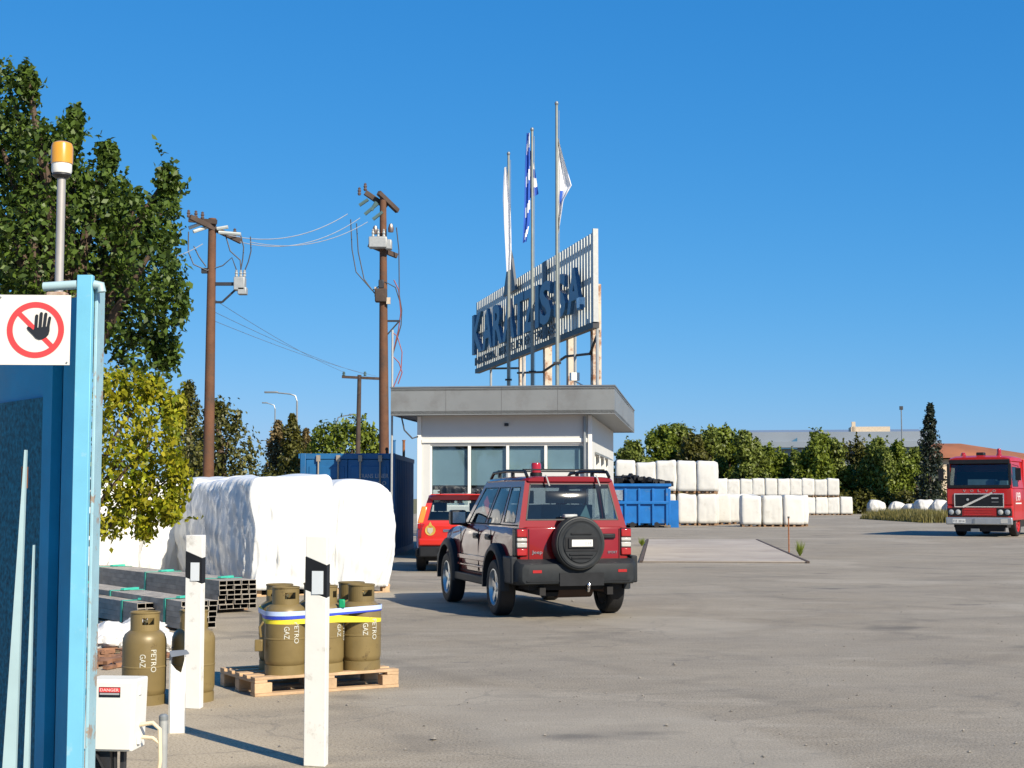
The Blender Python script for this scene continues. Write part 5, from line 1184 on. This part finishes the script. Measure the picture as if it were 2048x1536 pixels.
def no_entry():
    D = 6.8; a = P(-2, 590, D); c = P(138, 730, D); w_, h_ = c.x - a.x, a.z - c.z
    b = empty('prohibition_sign', ((a.x + c.x) / 2, D, c.z), R(3), 'square white sign with a red crossed circle over a black hand', 'sign')
    m = MB(); m.box(-w_ / 2, w_ / 2, -.002, .003, 0, h_); m.build('plate', sign_white, b, bevel=.001)
    cx, cz, ro = .008, h_ / 2 + .0, h_ * .40; ri = ro * .80
    m = MB(); N = 60; vs = []
    for rr, y in ((ro, -.0045), (ri, -.0045), (ro, -.0022), (ri, -.0022)):
        vs += [(cx + rr * math.cos(2 * math.pi * k / N), y, cz + rr * math.sin(2 * math.pi * k / N)) for k in range(N)]
    fs = [(k, (k + 1) % N, N + (k + 1) % N, N + k) for k in range(N)] + [(k, 2 * N + k, 2 * N + (k + 1) % N, (k + 1) % N) for k in range(N)] + [(N + k, N + (k + 1) % N, 3 * N + (k + 1) % N, 3 * N + k) for k in range(N)]
    m.add(vs, fs)
    T = Matrix.Translation((cx, 0, cz)) @ Matrix.Rotation(R(45), 4, 'Y'); hw = ro * .085
    m.add([T @ Vector(v) for v in ((-ri - .003, -.004, -hw), (ri + .003, -.004, -hw), (ri + .003, -.004, hw), (-ri - .003, -.004, hw), (-ri - .003, -.0022, -hw), (ri + .003, -.0022, -hw), (ri + .003, -.0022, hw), (-ri - .003, -.0022, hw))],
          [(0, 1, 2, 3), (4, 7, 6, 5), (0, 4, 5, 1), (1, 5, 6, 2), (2, 6, 7, 3), (3, 7, 4, 0)])
    m.build('red_ring_and_bar', sign_red, b, smooth=False)
    # black hand: palm + four fingers + thumb, flat shapes
    m = MB(); S = h_ / 150.0
    def pl(poly, y=-.0062): m.prism([((u - 76) * S, (88 - v) * S) for u, v in poly], lambda u, v: (cx + u + .004, y, cz + v), lambda u, v: (cx + u + .004, y + .0016, cz + v))
    import itertools
    palm = [(72, 84), (104, 80), (104, 90), (102, 98), (97, 104), (90, 108), (82, 109), (75, 106), (69, 99), (58, 88), (56, 83), (58, 81), (63, 82), (70, 88)]
    palm = [(u, v) for u, v in palm]; pl(palm)
    def finger(x0, y0, x1, y1, w): 
        dx, dy = x1 - x0, y1 - y0; l = math.hypot(dx, dy); nx, ny = -dy / l * w, dx / l * w; pts = [(x0 + nx, y0 + ny), (x0 - nx, y0 - ny)]
        for k in range(7): t = math.atan2(-ny, -nx) + math.pi * k / 6 * (1 if True else -1); pts.append((x1 + w * math.cos(t), y1 + w * math.sin(t)))
        pl(pts, -.0066)
    for f in ((75, 86, 76.5, 58, 3.2), (84, 84, 86, 53, 3.2), (92.5, 84, 95.5, 54, 3.2), (100.5, 84, 104, 62, 2.9)): finger(*f)
    m.build('black_hand', ink, b, smooth=False)
    for (sx, zz_) in ((-1, h_ - .012), (1, .012)):
        m = MB(); m.lathe([(0, -.005), (.004, -.005), (.004, 0)], 8, (sx * (w_ / 2 - .012), -.002, zz_), 'y'); m.build('screw', steel_grey, b)
    return b
no_entry()
b = empty('gate_pillar', (X(-22, 8.2), 8.2, 0), 0, 'pale concrete gate pillar barely entering at the left edge', 'pillar')
m = MB(); m.box(-.13, .10, -.1, .1, 0, Z(640, 8.2)); m.build('shaft', conc, b, bevel=.01)
m = MB(); m.box(-.15, .115, -.12, .12, Z(640, 8.2), Z(640, 8.2) + .05); m.build('cap', conc, b, bevel=.01)

# ------------------------------------------------------------------ bundles of steel tubes, rubbish
td = math.atan2(.82, -.57) - math.pi / 2          # tubes run away to the back left (local +y)
def bundle(px, py, D, nx, nz, tw, thh, L, label, z0=.1, rz=0, seed=0):
    x = X(px, D); b = empty('tube_bundle', (x, D, 0), td + rz, label, 'tube bundle', 'bundles of steel tubes on the ground')
    t = .006; m = MB()
    # one open square tube
    o_, i_ = (tw / 2 - .001, thh / 2 - .001), (tw / 2 - t, thh / 2 - t); vs = []
    for y in (0, L):
        vs += [(-o_[0], y, -o_[1]), (o_[0], y, -o_[1]), (o_[0], y, o_[1]), (-o_[0], y, o_[1]), (-i_[0], y, -i_[1]), (i_[0], y, -i_[1]), (i_[0], y, i_[1]), (-i_[0], y, i_[1])]
    fs = []; fm = []
    for k in range(4):
        j = (k + 1) % 4; fs += [(k, j, 8 + j, 8 + k), (k, 4 + k, 4 + j, j), (8 + k, 8 + j, 12 + j, 12 + k)]; fm += [0, 0, 0]; fs.append((4 + k, 12 + k, 12 + j, 4 + j)); fm.append(1)
    m.v = vs; m.f = fs; m.m = fm; o = m.build('tube', [tube_mat, tube_in], b, smooth=False); rnd = random.Random(seed); me = o.data
    k = 0
    for i in range(nx):
        for j in range(nz):
            q = o if k == 0 else bpy.data.objects.new('tube', me)
            if k: COL.objects.link(q); q.parent = b
            q.location = ((i - (nx - 1) / 2) * tw, rnd.uniform(-.03, .03), z0 + (j + .5) * thh); k += 1
    w_, h_ = nx * tw, nz * thh
    for yy in (.5, L * .5, L - .6):
        s_ = MB(); e = .004
        s_.box(-w_ / 2 - .005, w_ / 2 + .005, yy - .03, yy + .03, z0 + h_ + e, z0 + h_ + e + .004); s_.box(-w_ / 2 - .01, -w_ / 2 - .005, yy - .03, yy + .03, z0, z0 + h_ + e); s_.box(w_ / 2 + .005, w_ / 2 + .01, yy - .03, yy + .03, z0, z0 + h_ + e)
        T = Matrix.Translation((w_ * .1, yy, z0 + h_ + .02)); s_.box(-.14, .14, -.025, .03, -.012, .012, T @ Matrix.Rotation(.5, 4, 'Z')); s_.build('strap', strap_teal, b)
    for yy in (.4, L - .5):
        s_ = MB(); s_.box(-w_ / 2 - .05, w_ / 2 + .05, yy - .04, yy + .04, 0, z0 - .002); s_.build('bearer', wood_dark, b)
bundle(478, 0, 19.5, 5, 6, .105, .062, 5.2, 'bundle of dark steel tubes with open ends lying against the white wrapped loads', z0=.05, seed=1)
bundle(403, 0, 16.8, 4, 5, .105, .062, 4.6, 'bundle of steel tubes ending behind the left marker post', z0=.03, seed=2)
bundle(322, 0, 17.4, 5, 4, .105, .062, 4.2, 'low bundle of steel tubes left of the others, partly under plastic sheets', z0=.03, seed=3)
bundle(236, 0, 18.8, 5, 4, .105, .062, 3.4, 'outermost left bundle of steel tubes beside the blue gate', z0=.03, seed=4)
def crumple(px, py, D, r, label, seed, sc_=(1, 1, .7), z=0.0):
    bm = bmesh.new(); bmesh.ops.create_icosphere(bm, subdivisions=4, radius=r); rnd = random.Random(seed)
    from mathutils import noise as NZ
    for v in bm.verts:
        p_ = v.co.normalized(); o_ = Vector((seed * 3.1, seed, 0))
        k = 1 + .35 * NZ.noise(p_ * 1.6 + o_) + .22 * abs(NZ.noise(p_ * 4 + o_)) + .10 * abs(NZ.noise(p_ * 9 + o_)); v.co = Vector((p_.x * sc_[0], p_.y * sc_[1], p_.z * sc_[2])) * r * k
    mn = min(v.co.z for v in bm.verts)
    for v in bm.verts: v.co.z = max(v.co.z, mn * .7) - mn * .7
    me = bpy.data.meshes.new('plastic_bag'); bm.to_mesh(me); bm.free(); me.materials.append(bag_mat); me.polygons.foreach_set('use_smooth', [True] * len(me.polygons)); me.set_sharp_from_angle(angle=R(35))
    o = bpy.data.objects.new('plastic_bag', me); COL.objects.link(o); o.location = (X(px, D), D, z); tag(o, label, 'plastic bag', 'crumpled white plastic bags by the tubes')
crumple(222, 0, 14.6, .21, 'rounded white plastic bag beside the blue gate', 1)
crumple(268, 0, 15.2, .20, 'white plastic bag directly behind the first gas bottle', 2)
crumple(322, 0, 14.4, .17, 'grey-white twisted plastic bag between the ground gas bottles', 3)
crumple(296, 0, 15.9, .17, 'flattened white plastic bag farthest back by the tubes', 4, (1.3, 1, .6))
rd = random.Random(7); m = MB()
for k in range(60):
    q = Vector((X(rd.uniform(190, 350), 14), rd.uniform(13.0, 14.6), rd.uniform(.0, .03))); T = Matrix.Translation(q) @ Matrix.Rotation(rd.random() * 6, 4, 'Z') @ Matrix.Rotation(rd.uniform(-.3, .3), 4, 'X')
    m.cbox((0, 0, .02), (rd.uniform(.05, .28), rd.uniform(.03, .09), rd.uniform(.01, .04)), T)
tag(m.build('rubble', debris_m, smooth=False), 'scattered brown wood scraps and rubble under the bags', 'rubble', kind='stuff')

rng = np.random.default_rng(5); m = MB()
for k in range(420):
    y = 7.5 + 20 * rng.random() ** 1.6; x = rng.uniform(-.36, .38) * y; rr = rng.uniform(.004, .014) * (1 + (rng.random() > .95))
    T = Matrix.Translation((x, y, rr * .4)) @ Matrix.Rotation(rng.uniform(0, 6), 4, 'Z'); vs = [T @ Vector((a * rr * rng.uniform(.7, 1.3), b_ * rr * rng.uniform(.7, 1.3), c_ * rr * rng.uniform(.5, .9))) for a, b_, c_ in ((1, 0, 0), (0, 1, 0), (-1, 0, 0), (0, -1, 0), (0, 0, 1), (0, 0, -.6))]
    m.add(vs, [(0, 1, 4), (1, 2, 4), (2, 3, 4), (3, 0, 4), (1, 0, 5), (2, 1, 5), (3, 2, 5), (0, 3, 5)])
tag(m.build('grit', mat('grit', (.22, .20, .17), .9, var=.5, scale=30), smooth=False), 'loose grit and small stones scattered over the paving', kind='stuff')

# ------------------------------------------------------------------ far buildings
def warehouse():
    D = 200.0; b = empty('warehouse', (X(1505, D), D, 0), R(-8), 'long pale grey metal warehouse rising behind the trees on the right', 'building')
    L = X(1845, D) - X(1505, D) + 1; H = Z(884, D); top = Z(862, D)
    m = MB(); m.box(0, L, 0, 40, 0, H); m.build('wall', clad, b)
    m = MB(); m.add([(-.6, -1, H), (L + .6, -1, H), (L + .6, 20, top + 1), (-.6, 20, top + 1), (-.6, 41, H), (L + .6, 41, H), (-.6, -1, H - .8), (L + .6, -1, H - .8)], [(0, 1, 2, 3), (3, 2, 5, 4), (6, 7, 1, 0), (0, 3, 4), (1, 5, 2)])
    m.box(0, L, -.5, 0, H - .02, top - .2); m.build('roof', mat('roof_metal', (.30, .33, .36), .4, metal=.4, var=.06, scale=.1), b)
    m = MB(); m.prism([(3.6, 8.9), (6.0, 8.9), (6.0, 10.4)], lambda u, v: (u, -.9, v - .9), lambda u, v: (u, -.65, v - .9)); m.build('blue_panel', letter_blue, b)
    hx = X(1735, D) - X(1505, D); m = MB(); m.box(hx - 2, hx + 3.2, 4, 8, H, Z(852, D)); m.box(hx - 1.9, hx - 1.4, 4, 4.5, H, Z(842, D)); m.build('rooftop_plant', cream, b)
warehouse()
D = 150.0; b = empty('brown_roofed_building', (X(1868, D), D, 0), R(4), 'low building with a rust-brown pitched roof behind the fire engine', 'building')
L = 14.0; m = MB(); m.box(.4, L, 0, 10, 0, Z(918, D)); m.build('wall', cream, b)
m = MB(); zr, ze = Z(884, D), Z(916, D)
m.add([(0, -.8, ze), (5.6, -.8, ze), (L + .5, -.8, ze - .9), (.6, 4, zr), (4.4, 4, zr), (L + .5, 4, zr - 1.5), (0, 10.5, ze), (L + .5, 10.5, ze - .8)], [(0, 1, 4, 3), (1, 2, 5, 4), (3, 4, 6), (4, 5, 7, 6), (0, 3, 6)]); m.build('roof', brown_roof, b)
for k in range(4):
    m = MB(); m.box(1.5 + k * 3, 3 + k * 3, -.05, 0, 1.2, 2.6); m.build('window', glass_dark, b)
D = 160; b = empty('antenna_mast', (X(1806, D), D, 0), 0, 'thin lamp mast standing left of the dark spruce', 'mast')
m = MB(); m.tube([(0, 0, 0), (0, 0, Z(818, D))], [.10, .06], 6); m.build('shaft', steel_grey, b); m = MB(); m.cbox((0, 0, Z(816, D)), (.35, .2, .4)); m.build('head', dark_steel, b)
# white sacks by the grass
for k, (px, r, lb) in enumerate(((1752, .85, 'isolated white bulk bag farthest left by the hedge'), (1790, .75, 'white bulk bag slumped second from the left by the hedge'), (1812, .7, 'pinkish white bulk bag behind the grass'), (1834, .95, 'tallest white bulk bag behind the grass'), (1860, .85, 'wide white bulk bag left of the fire engine'), (1882, .9, 'white bulk bag touching the fire engine\'s left edge in view'))):
    bm_ = wrapped('w', r * 1.35, r * 1.2, r * 1.45, 90 + k, wrap2, fold=.05, bulge=.14, n=(12, 12, 12), rnd=.3, sag=.08)
    o = bm_.build('bulk_bag', wrap2, None, angle=180); o.location = (X(px, 131), 131 - k * .8, .0); tag(o, lb, 'bulk bag', 'white bulk bags by the hedge')

# ------------------------------------------------------------------ trees
def leaf_cloud(rng, blobs, density, size, clump=.28, aspect=1.7, droop=.3, keep=None, shoots=0):
    """blobs: (cx,cy,cz, rx,ry,rz). clumps on each blob's shell, leaves round each clump"""
    C = []
    for (cx, cy, cz, rx, ry, rz) in blobs:
        area = (rx * ry + ry * rz + rx * rz) * 4.2; nc = max(8, int(area / (clump * (rx * ry * rz) ** (1 / 3)) ** 2 * .9))
        d = rng.normal(size=(nc, 3)); d /= np.linalg.norm(d, axis=1)[:, None]
        rad = rng.uniform(.55, 1.0, nc)[:, None] ** .6
        cen = np.array([cx, cy, cz]) + d * rad * np.array([rx, ry, rz]); nl = max(4, int(density * area / nc))
        sg = clump * (rx * ry * rz) ** (1 / 3) * rng.uniform(.5, 1.15, nc)
        off = rng.normal(size=(nc, nl, 3)) * sg[:, None, None] * .62
        C.append(((cen[:, None, :] + off).reshape(-1, 3), np.repeat(d, nl, axis=0)))
        ns = int(area * shoots)
        if ns:
            d = rng.normal(size=(ns, 3)) + np.array([0, 0, .5]); d /= np.linalg.norm(d, axis=1)[:, None]
            st = np.array([cx, cy, cz]) + d * np.array([rx, ry, rz]) * .8
            gd = d + np.array([0, 0, .9]) + rng.normal(size=(ns, 3)) * .35; gd /= np.linalg.norm(gd, axis=1)[:, None]
            ln = size * rng.uniform(1.5, 5.0, ns) * (1 if size < .15 else .6); k_ = 14; t_ = rng.uniform(0, 1, (ns, k_)) ** 1.4
            q0 = st[:, None, :] + gd[:, None, :] * (t_ * ln[:, None])[:, :, None] + rng.normal(size=(ns, k_, 3)) * size * .5 * (1.1 - t_)[:, :, None]
            C.append((q0.reshape(-1, 3), np.repeat(d, k_, axis=0)))
    p_ = np.concatenate([c[0] for c in C]); nd = np.concatenate([c[1] for c in C])
    if keep is not None: k_ = keep(p_); p_, nd = p_[k_], nd[k_]
    n = len(p_); nrm = nd * .7 + rng.normal(size=(n, 3)) * .75 + np.array([0, 0, .45]); nrm /= np.linalg.norm(nrm, axis=1)[:, None]
    t = rng.normal(size=(n, 3)) + np.array([0, 0, -droop * 3]); t -= (t * nrm).sum(1)[:, None] * nrm; t /= np.linalg.norm(t, axis=1)[:, None]
    s = np.cross(nrm, t); L = (size * rng.uniform(.65, 1.25, n))[:, None]; Wd = L / aspect
    v = np.stack([p_ - t * L * .5, p_ + s * Wd * .5 + nrm * L * .08, p_ + t * L * .5 - nrm * L * .10, p_ - s * Wd * .5 + nrm * L * .08], 1).reshape(-1, 3)
    q_ = np.arange(n * 4).reshape(n, 4); return v, q_
def tree(name, base, blobs, density, size, lm, label, cat='tree', group=None, trunk_r=.15, seed=1, limbs=True, clump=.28, aspect=1.7, droop=.3, trunk_h=None, shoots=0):
    rng = np.random.default_rng(seed); b = empty(name, base, 0, label, cat, group); bx = np.array(base)
    bl = [(c[0] - bx[0], c[1] - bx[1], c[2] - bx[2], *c[3:]) for c in blobs]
    v, q_ = leaf_cloud(rng, bl, density, size, clump, aspect, droop, None, shoots); np_mesh('crown', v, q_, lm, b)
    m = MB(); top = max(c[2] for c in bl); th = trunk_h or top * .8
    m.tube([(0, 0, -.05), (trunk_r * .3, 0, th * .5), (0, 0, th)], [trunk_r, trunk_r * .8, trunk_r * .35], 10)
    if limbs:
        for c in bl:
            if c[2] < top * .62: continue
            zs = min(th * .9, max(th * .25, c[2] * .55)); m.tube([(0, 0, zs), (c[0] * .5, c[1] * .5, zs + (c[2] - zs) * .6), (c[0], c[1], c[2] + c[5] * .3)], [trunk_r * .5, trunk_r * .33, trunk_r * .12], 6)
    m.build('trunk', bark, b)
def B(px, py, D, rx, ry, rd=None):
    q = P(px, py, D); k = D / F; return (q.x, D, q.z, rx * k, (rd or (rx + ry) / 2) * k, ry * k)
dark_leaf = leafmat('leaf_dark', (.030, .055, .009), (.105, .165, .022), .3)
yel_leaf = leafmat('leaf_yellow', (.13, .18, .006), (.40, .45, .016), .40, third=(.40, .35, .02))
D = 19.5
big = [B(25, 215, D, 38, 75, 90), B(55, 170, D - .3, 16, 40), B(5, 330, D, 80, 110, 110), B(90, 330, D - .4, 52, 85, 90), B(150, 250, D + .3, 16, 38), B(128, 300, D, 26, 60), B(218, 315, D, 16, 34), B(195, 375, D, 42, 52),
       B(180, 470, D, 90, 80, 110), B(265, 440, D - .2, 50, 60), B(335, 365, D, 20, 42), B(325, 440, D, 34, 60), B(300, 530, D - .4, 58, 80, 90), B(345, 610, D, 28, 55), B(60, 500, D - .5, 90, 100, 120), B(240, 620, D, 80, 80, 100), B(120, 660, D, 90, 90, 110), B(330, 700, D + .5, 26, 40), B(-60, 560, D, 120, 150, 150),
       B(150, 520, D + 1.2, 150, 170), B(40, 400, D + 1.3, 110, 150), B(280, 560, D + 1.2, 70, 120), B(240, 430, D + 1, 60, 60), B(120, 420, D + .8, 70, 80),
       B(290, 720, D + .6, 60, 60, 80), B(-90, 300, D, 90, 130, 120)]
tree('broadleaf_tree', (X(120, D), D, 0), big, 190, .100, dark_leaf, 'tall dark green broadleaf tree towering behind the blue gate', trunk_r=.22, seed=5, clump=.30, droop=.25, shoots=7)
D = 16.2
yl = [B(232, 775, D, 26, 34, 60), B(300, 780, D, 30, 26), B(345, 820, D + .2, 26, 36), B(250, 850, D, 52, 55, 80), B(320, 880, D - .2, 42, 52), B(355, 960, D, 20, 46), B(245, 940, D - .2, 56, 60, 80), B(300, 985, D, 52, 44), B(225, 1030, D, 34, 50), B(340, 1020, D - .1, 24, 30), B(140, 880, D + .3, 70, 110, 90), B(290, 1040, D, 20, 40)]
tree('broadleaf_tree', (X(165, D), D, 0), yl, 215, .080, yel_leaf, 'yellow-green broadleaf tree in sun between the blue gate and the white loads', trunk_r=.06, seed=8, clump=.34, droop=.5, shoots=9)
olive = leafmat('leaf_olive', (.045, .050, .010), (.14, .135, .025), .25)
brownp = leafmat('leaf_brownish', (.08, .062, .026), (.22, .155, .060), .2)
midg = leafmat('leaf_mid', (.075, .105, .012), (.21, .26, .030), .3)
bgreen = leafmat('leaf_back', (.070, .098, .018), (.215, .255, .045), .3)
spr = leafmat('leaf_spruce', (.008, .014, .008), (.022, .034, .018), .05)
def cone_tree(px, top, D, wpx, bot, lm, label, seed, group, size=.22, dens=22, name='conifer_tree', sh=.8):
    bl = []; n = 9
    for k in range(n):
        t = (k + .5) / n; py = top + (bot - top) * t; r = 1.35 * wpx * (t ** .62) * (1 + .12 * math.sin(seed * 3 + k * 2.1)); bl.append(B(px + wpx * .08 * math.sin(seed + k), py, D, max(3, r), (bot - top) / n * .8, max(3, r)))
    tree(name, (X(px, D), D, 0), bl, dens, size, lm, label, group=group, trunk_r=.18, seed=seed, shoots=sh, clump=.32, aspect=2.2, droop=.1, limbs=False, trunk_h=P(px, top + 8, D).z)
gL, gR = 'trees behind the white wrapped loads', 'trees along the far right boundary'
cone_tree(374, 768, 62, 46, 1010, olive, 'pointed dark conifer between the tall tree and the reddish pole', 2, gL, .20)
bl = [B(440, 850, 58, 40, 48), B(455, 900, 58, 60, 55), B(480, 940, 57.5, 46, 50), B(405, 920, 58, 45, 60), B(440, 990, 58, 85, 60), B(430, 822, 58, 18, 22)]
tree('round_tree', (X(440, 58), 58, 0), bl, 30, .20, olive, 'broad dome-shaped olive tree right of the reddish pole', group=gL, trunk_r=.25, seed=12, clump=.32, shoots=1.2)
cone_tree(556, 846, 90, 30, 1000, brownp, 'greyish brown pine beside the blue container, left one of two', 3, gL, .26)
cone_tree(586, 834, 88, 34, 1000, olive, 'slightly taller pine beside the blue container, right one of two', 4, gL, .26)
cone_tree(612, 862, 92, 24, 1000, brownp, 'rusty brown conifer tucked behind the right pine', 6, gL, .26)
bl = [B(665, 872, 85, 34, 24), B(715, 866, 85, 36, 22), B(690, 900, 85, 62, 34), B(740, 890, 85.5, 22, 30), B(640, 905, 85, 24, 30), B(700, 945, 85, 70, 40)]
tree('round_tree', (X(695, 85), 85, 0), bl, 24, .28, midg, 'bright green rounded tree above the blue container', group=gL, trunk_r=.25, seed=14, clump=.32, shoots=1.2)
# wooded edge on the right: individual poplars and hedge trees
R_ = random.Random(21)
specs = [(1262, 884, 26, 'low green tree just right of the gatehouse roof'), (1322, 852, 24, 'tree with the highest tip left of the warehouse, behind the tall bale stack'), (1352, 850, 24, 'green twin-tipped tree above the tall bale stack'), (1385, 868, 22, 'rounded green tree above the right end of the tall bale stack'),
         (1420, 858, 24, 'thin-topped tree with sky gaps, left of the pair before the warehouse'), (1450, 856, 24, 'sparse upright tree, right of the pair before the warehouse'), (1498, 866, 24, 'spindly tree crossing the left corner of the warehouse'), (1540, 895, 26, 'low yellowish olive tree under the blue warehouse gable'),
         (1585, 905, 26, 'dark low tree above the middle of the far bale row'), (1628, 866, 26, 'tall pointed tree covering the middle of the warehouse wall'), (1672, 880, 28, 'bushy tree above the right end of the far bale row'), (1716, 884, 28, 'bushy dark tree just right of the far bale row'),
         (1762, 878, 28, 'full green tree above the lone bulk bag'), (1800, 890, 26, 'green tree left of the dark spruce'), (1832, 895, 26, 'green tree at the foot of the dark spruce')]
for k, (px, top, w_, lb) in enumerate(specs):
    D = 138 + (k % 3) * 3; bot = 1040 if px > 1560 else 985
    H = bot - top; bl = [B(px + R_.uniform(-5, 5), top + H * .08, D, w_ * .22, H * .09)]
    for q in range(17):
        t = (q + .7) / 17; half = w_ * (.45 + 1.35 * t ** .5); bl.append(B(px + R_.uniform(-half, half) * .8, top + H * (.10 + .86 * t) + R_.uniform(-4, 4), D + R_.uniform(-1.2, 1.2), w_ * R_.uniform(.42, .70), H * R_.uniform(.09, .16)))
    tree('boundary_tree', (X(px, D), D, 0), bl, 6.0, .38, [bgreen, midg, bgreen, olive][k % 4] if k not in (7,) else midg, lb, group=gR, trunk_r=.2, seed=30 + k, clump=.36, limbs=True, shoots=.8)
cone_tree(1860, 812, 132, 25, 1010, spr, 'tall narrow dark spruce left of the brown-roofed building', 9, gR, .34, 16, 'spruce_tree', 0)
# rough hedge mass at the foot of those trees
rng = np.random.default_rng(77)
bl = [B(px, 1005 + (px % 3) * 3, 136.5, 30, 26) for px in range(1225, 1900, 32)]
v, q_ = leaf_cloud(rng, bl, 10, .40, .3); o = np_mesh('undergrowth', v, q_, olive); tag(o, 'dark tangled undergrowth below the boundary trees', 'undergrowth', kind='stuff')
bl = [B(px, 985, 70, 30, 40) for px in range(330, 620, 34)]
v, q_ = leaf_cloud(rng, bl, 14, .24, .3); o = np_mesh('hedge', v, q_, olive); tag(o, 'dark hedge between the wrapped loads and the pines', 'hedge', kind='stuff')
# grass patch left of the engine
def grass(name, x0, x1, y0, y1, n, h, label, seed, m_):
    rng = np.random.default_rng(seed); x = rng.uniform(x0, x1, n); y = rng.uniform(y0, y1, n); hh = h * rng.uniform(.35, 1.0, n) * np.clip(np.minimum((x - x0), (x1 - x)) / ((x1 - x0) * .2) + .35, 0, 1)
    a = rng.uniform(0, 6.28, n); w_ = rng.uniform(.02, .06, n); lx, ly = rng.normal(0, .18, n) * hh, rng.normal(0, .18, n) * hh
    v = np.stack([np.stack([x - np.cos(a) * w_, y - np.sin(a) * w_, 0 * x], 1), np.stack([x + np.cos(a) * w_, y + np.sin(a) * w_, 0 * x], 1), np.stack([x + lx, y + ly, hh], 1)], 1).reshape(-1, 3)
    o = np_mesh(name, v, np.arange(n * 3).reshape(n, 3), m_); tag(o, label, 'grass', kind='stuff')
dry = leafmat('dry_grass', (.10, .10, .025), (.22, .18, .055), .2)
grass('grass_patch', X(1785, 95), X(1905, 95), 88, 104, 9000, .85, 'dry rough grass growing left of the fire engine', 3, dry)
gq = G(1600, 1118)
for k, (px, py, hh, lb) in enumerate(((1600, 1112, .45, 'small green weed beside the weighbridge corner'), (1284, 1092, .3, 'low weed tuft at the left edge of the weighbridge'))):
    q = G(px, py); rng = np.random.default_rng(k); n = 60; a = rng.uniform(0, 6.28, n); r_ = rng.uniform(.05, .16, n); h_ = rng.uniform(.4, 1, n) * hh
    v = np.stack([np.stack([a * 0 - .012, a * 0, a * 0], 1), np.stack([a * 0 + .012, a * 0, a * 0], 1), np.stack([np.cos(a) * r_, np.sin(a) * r_, h_], 1)], 1).reshape(-1, 3)
    o = np_mesh('weed', v, np.arange(n * 3).reshape(n, 3), midg); o.location = q; tag(o, lb, 'weed')
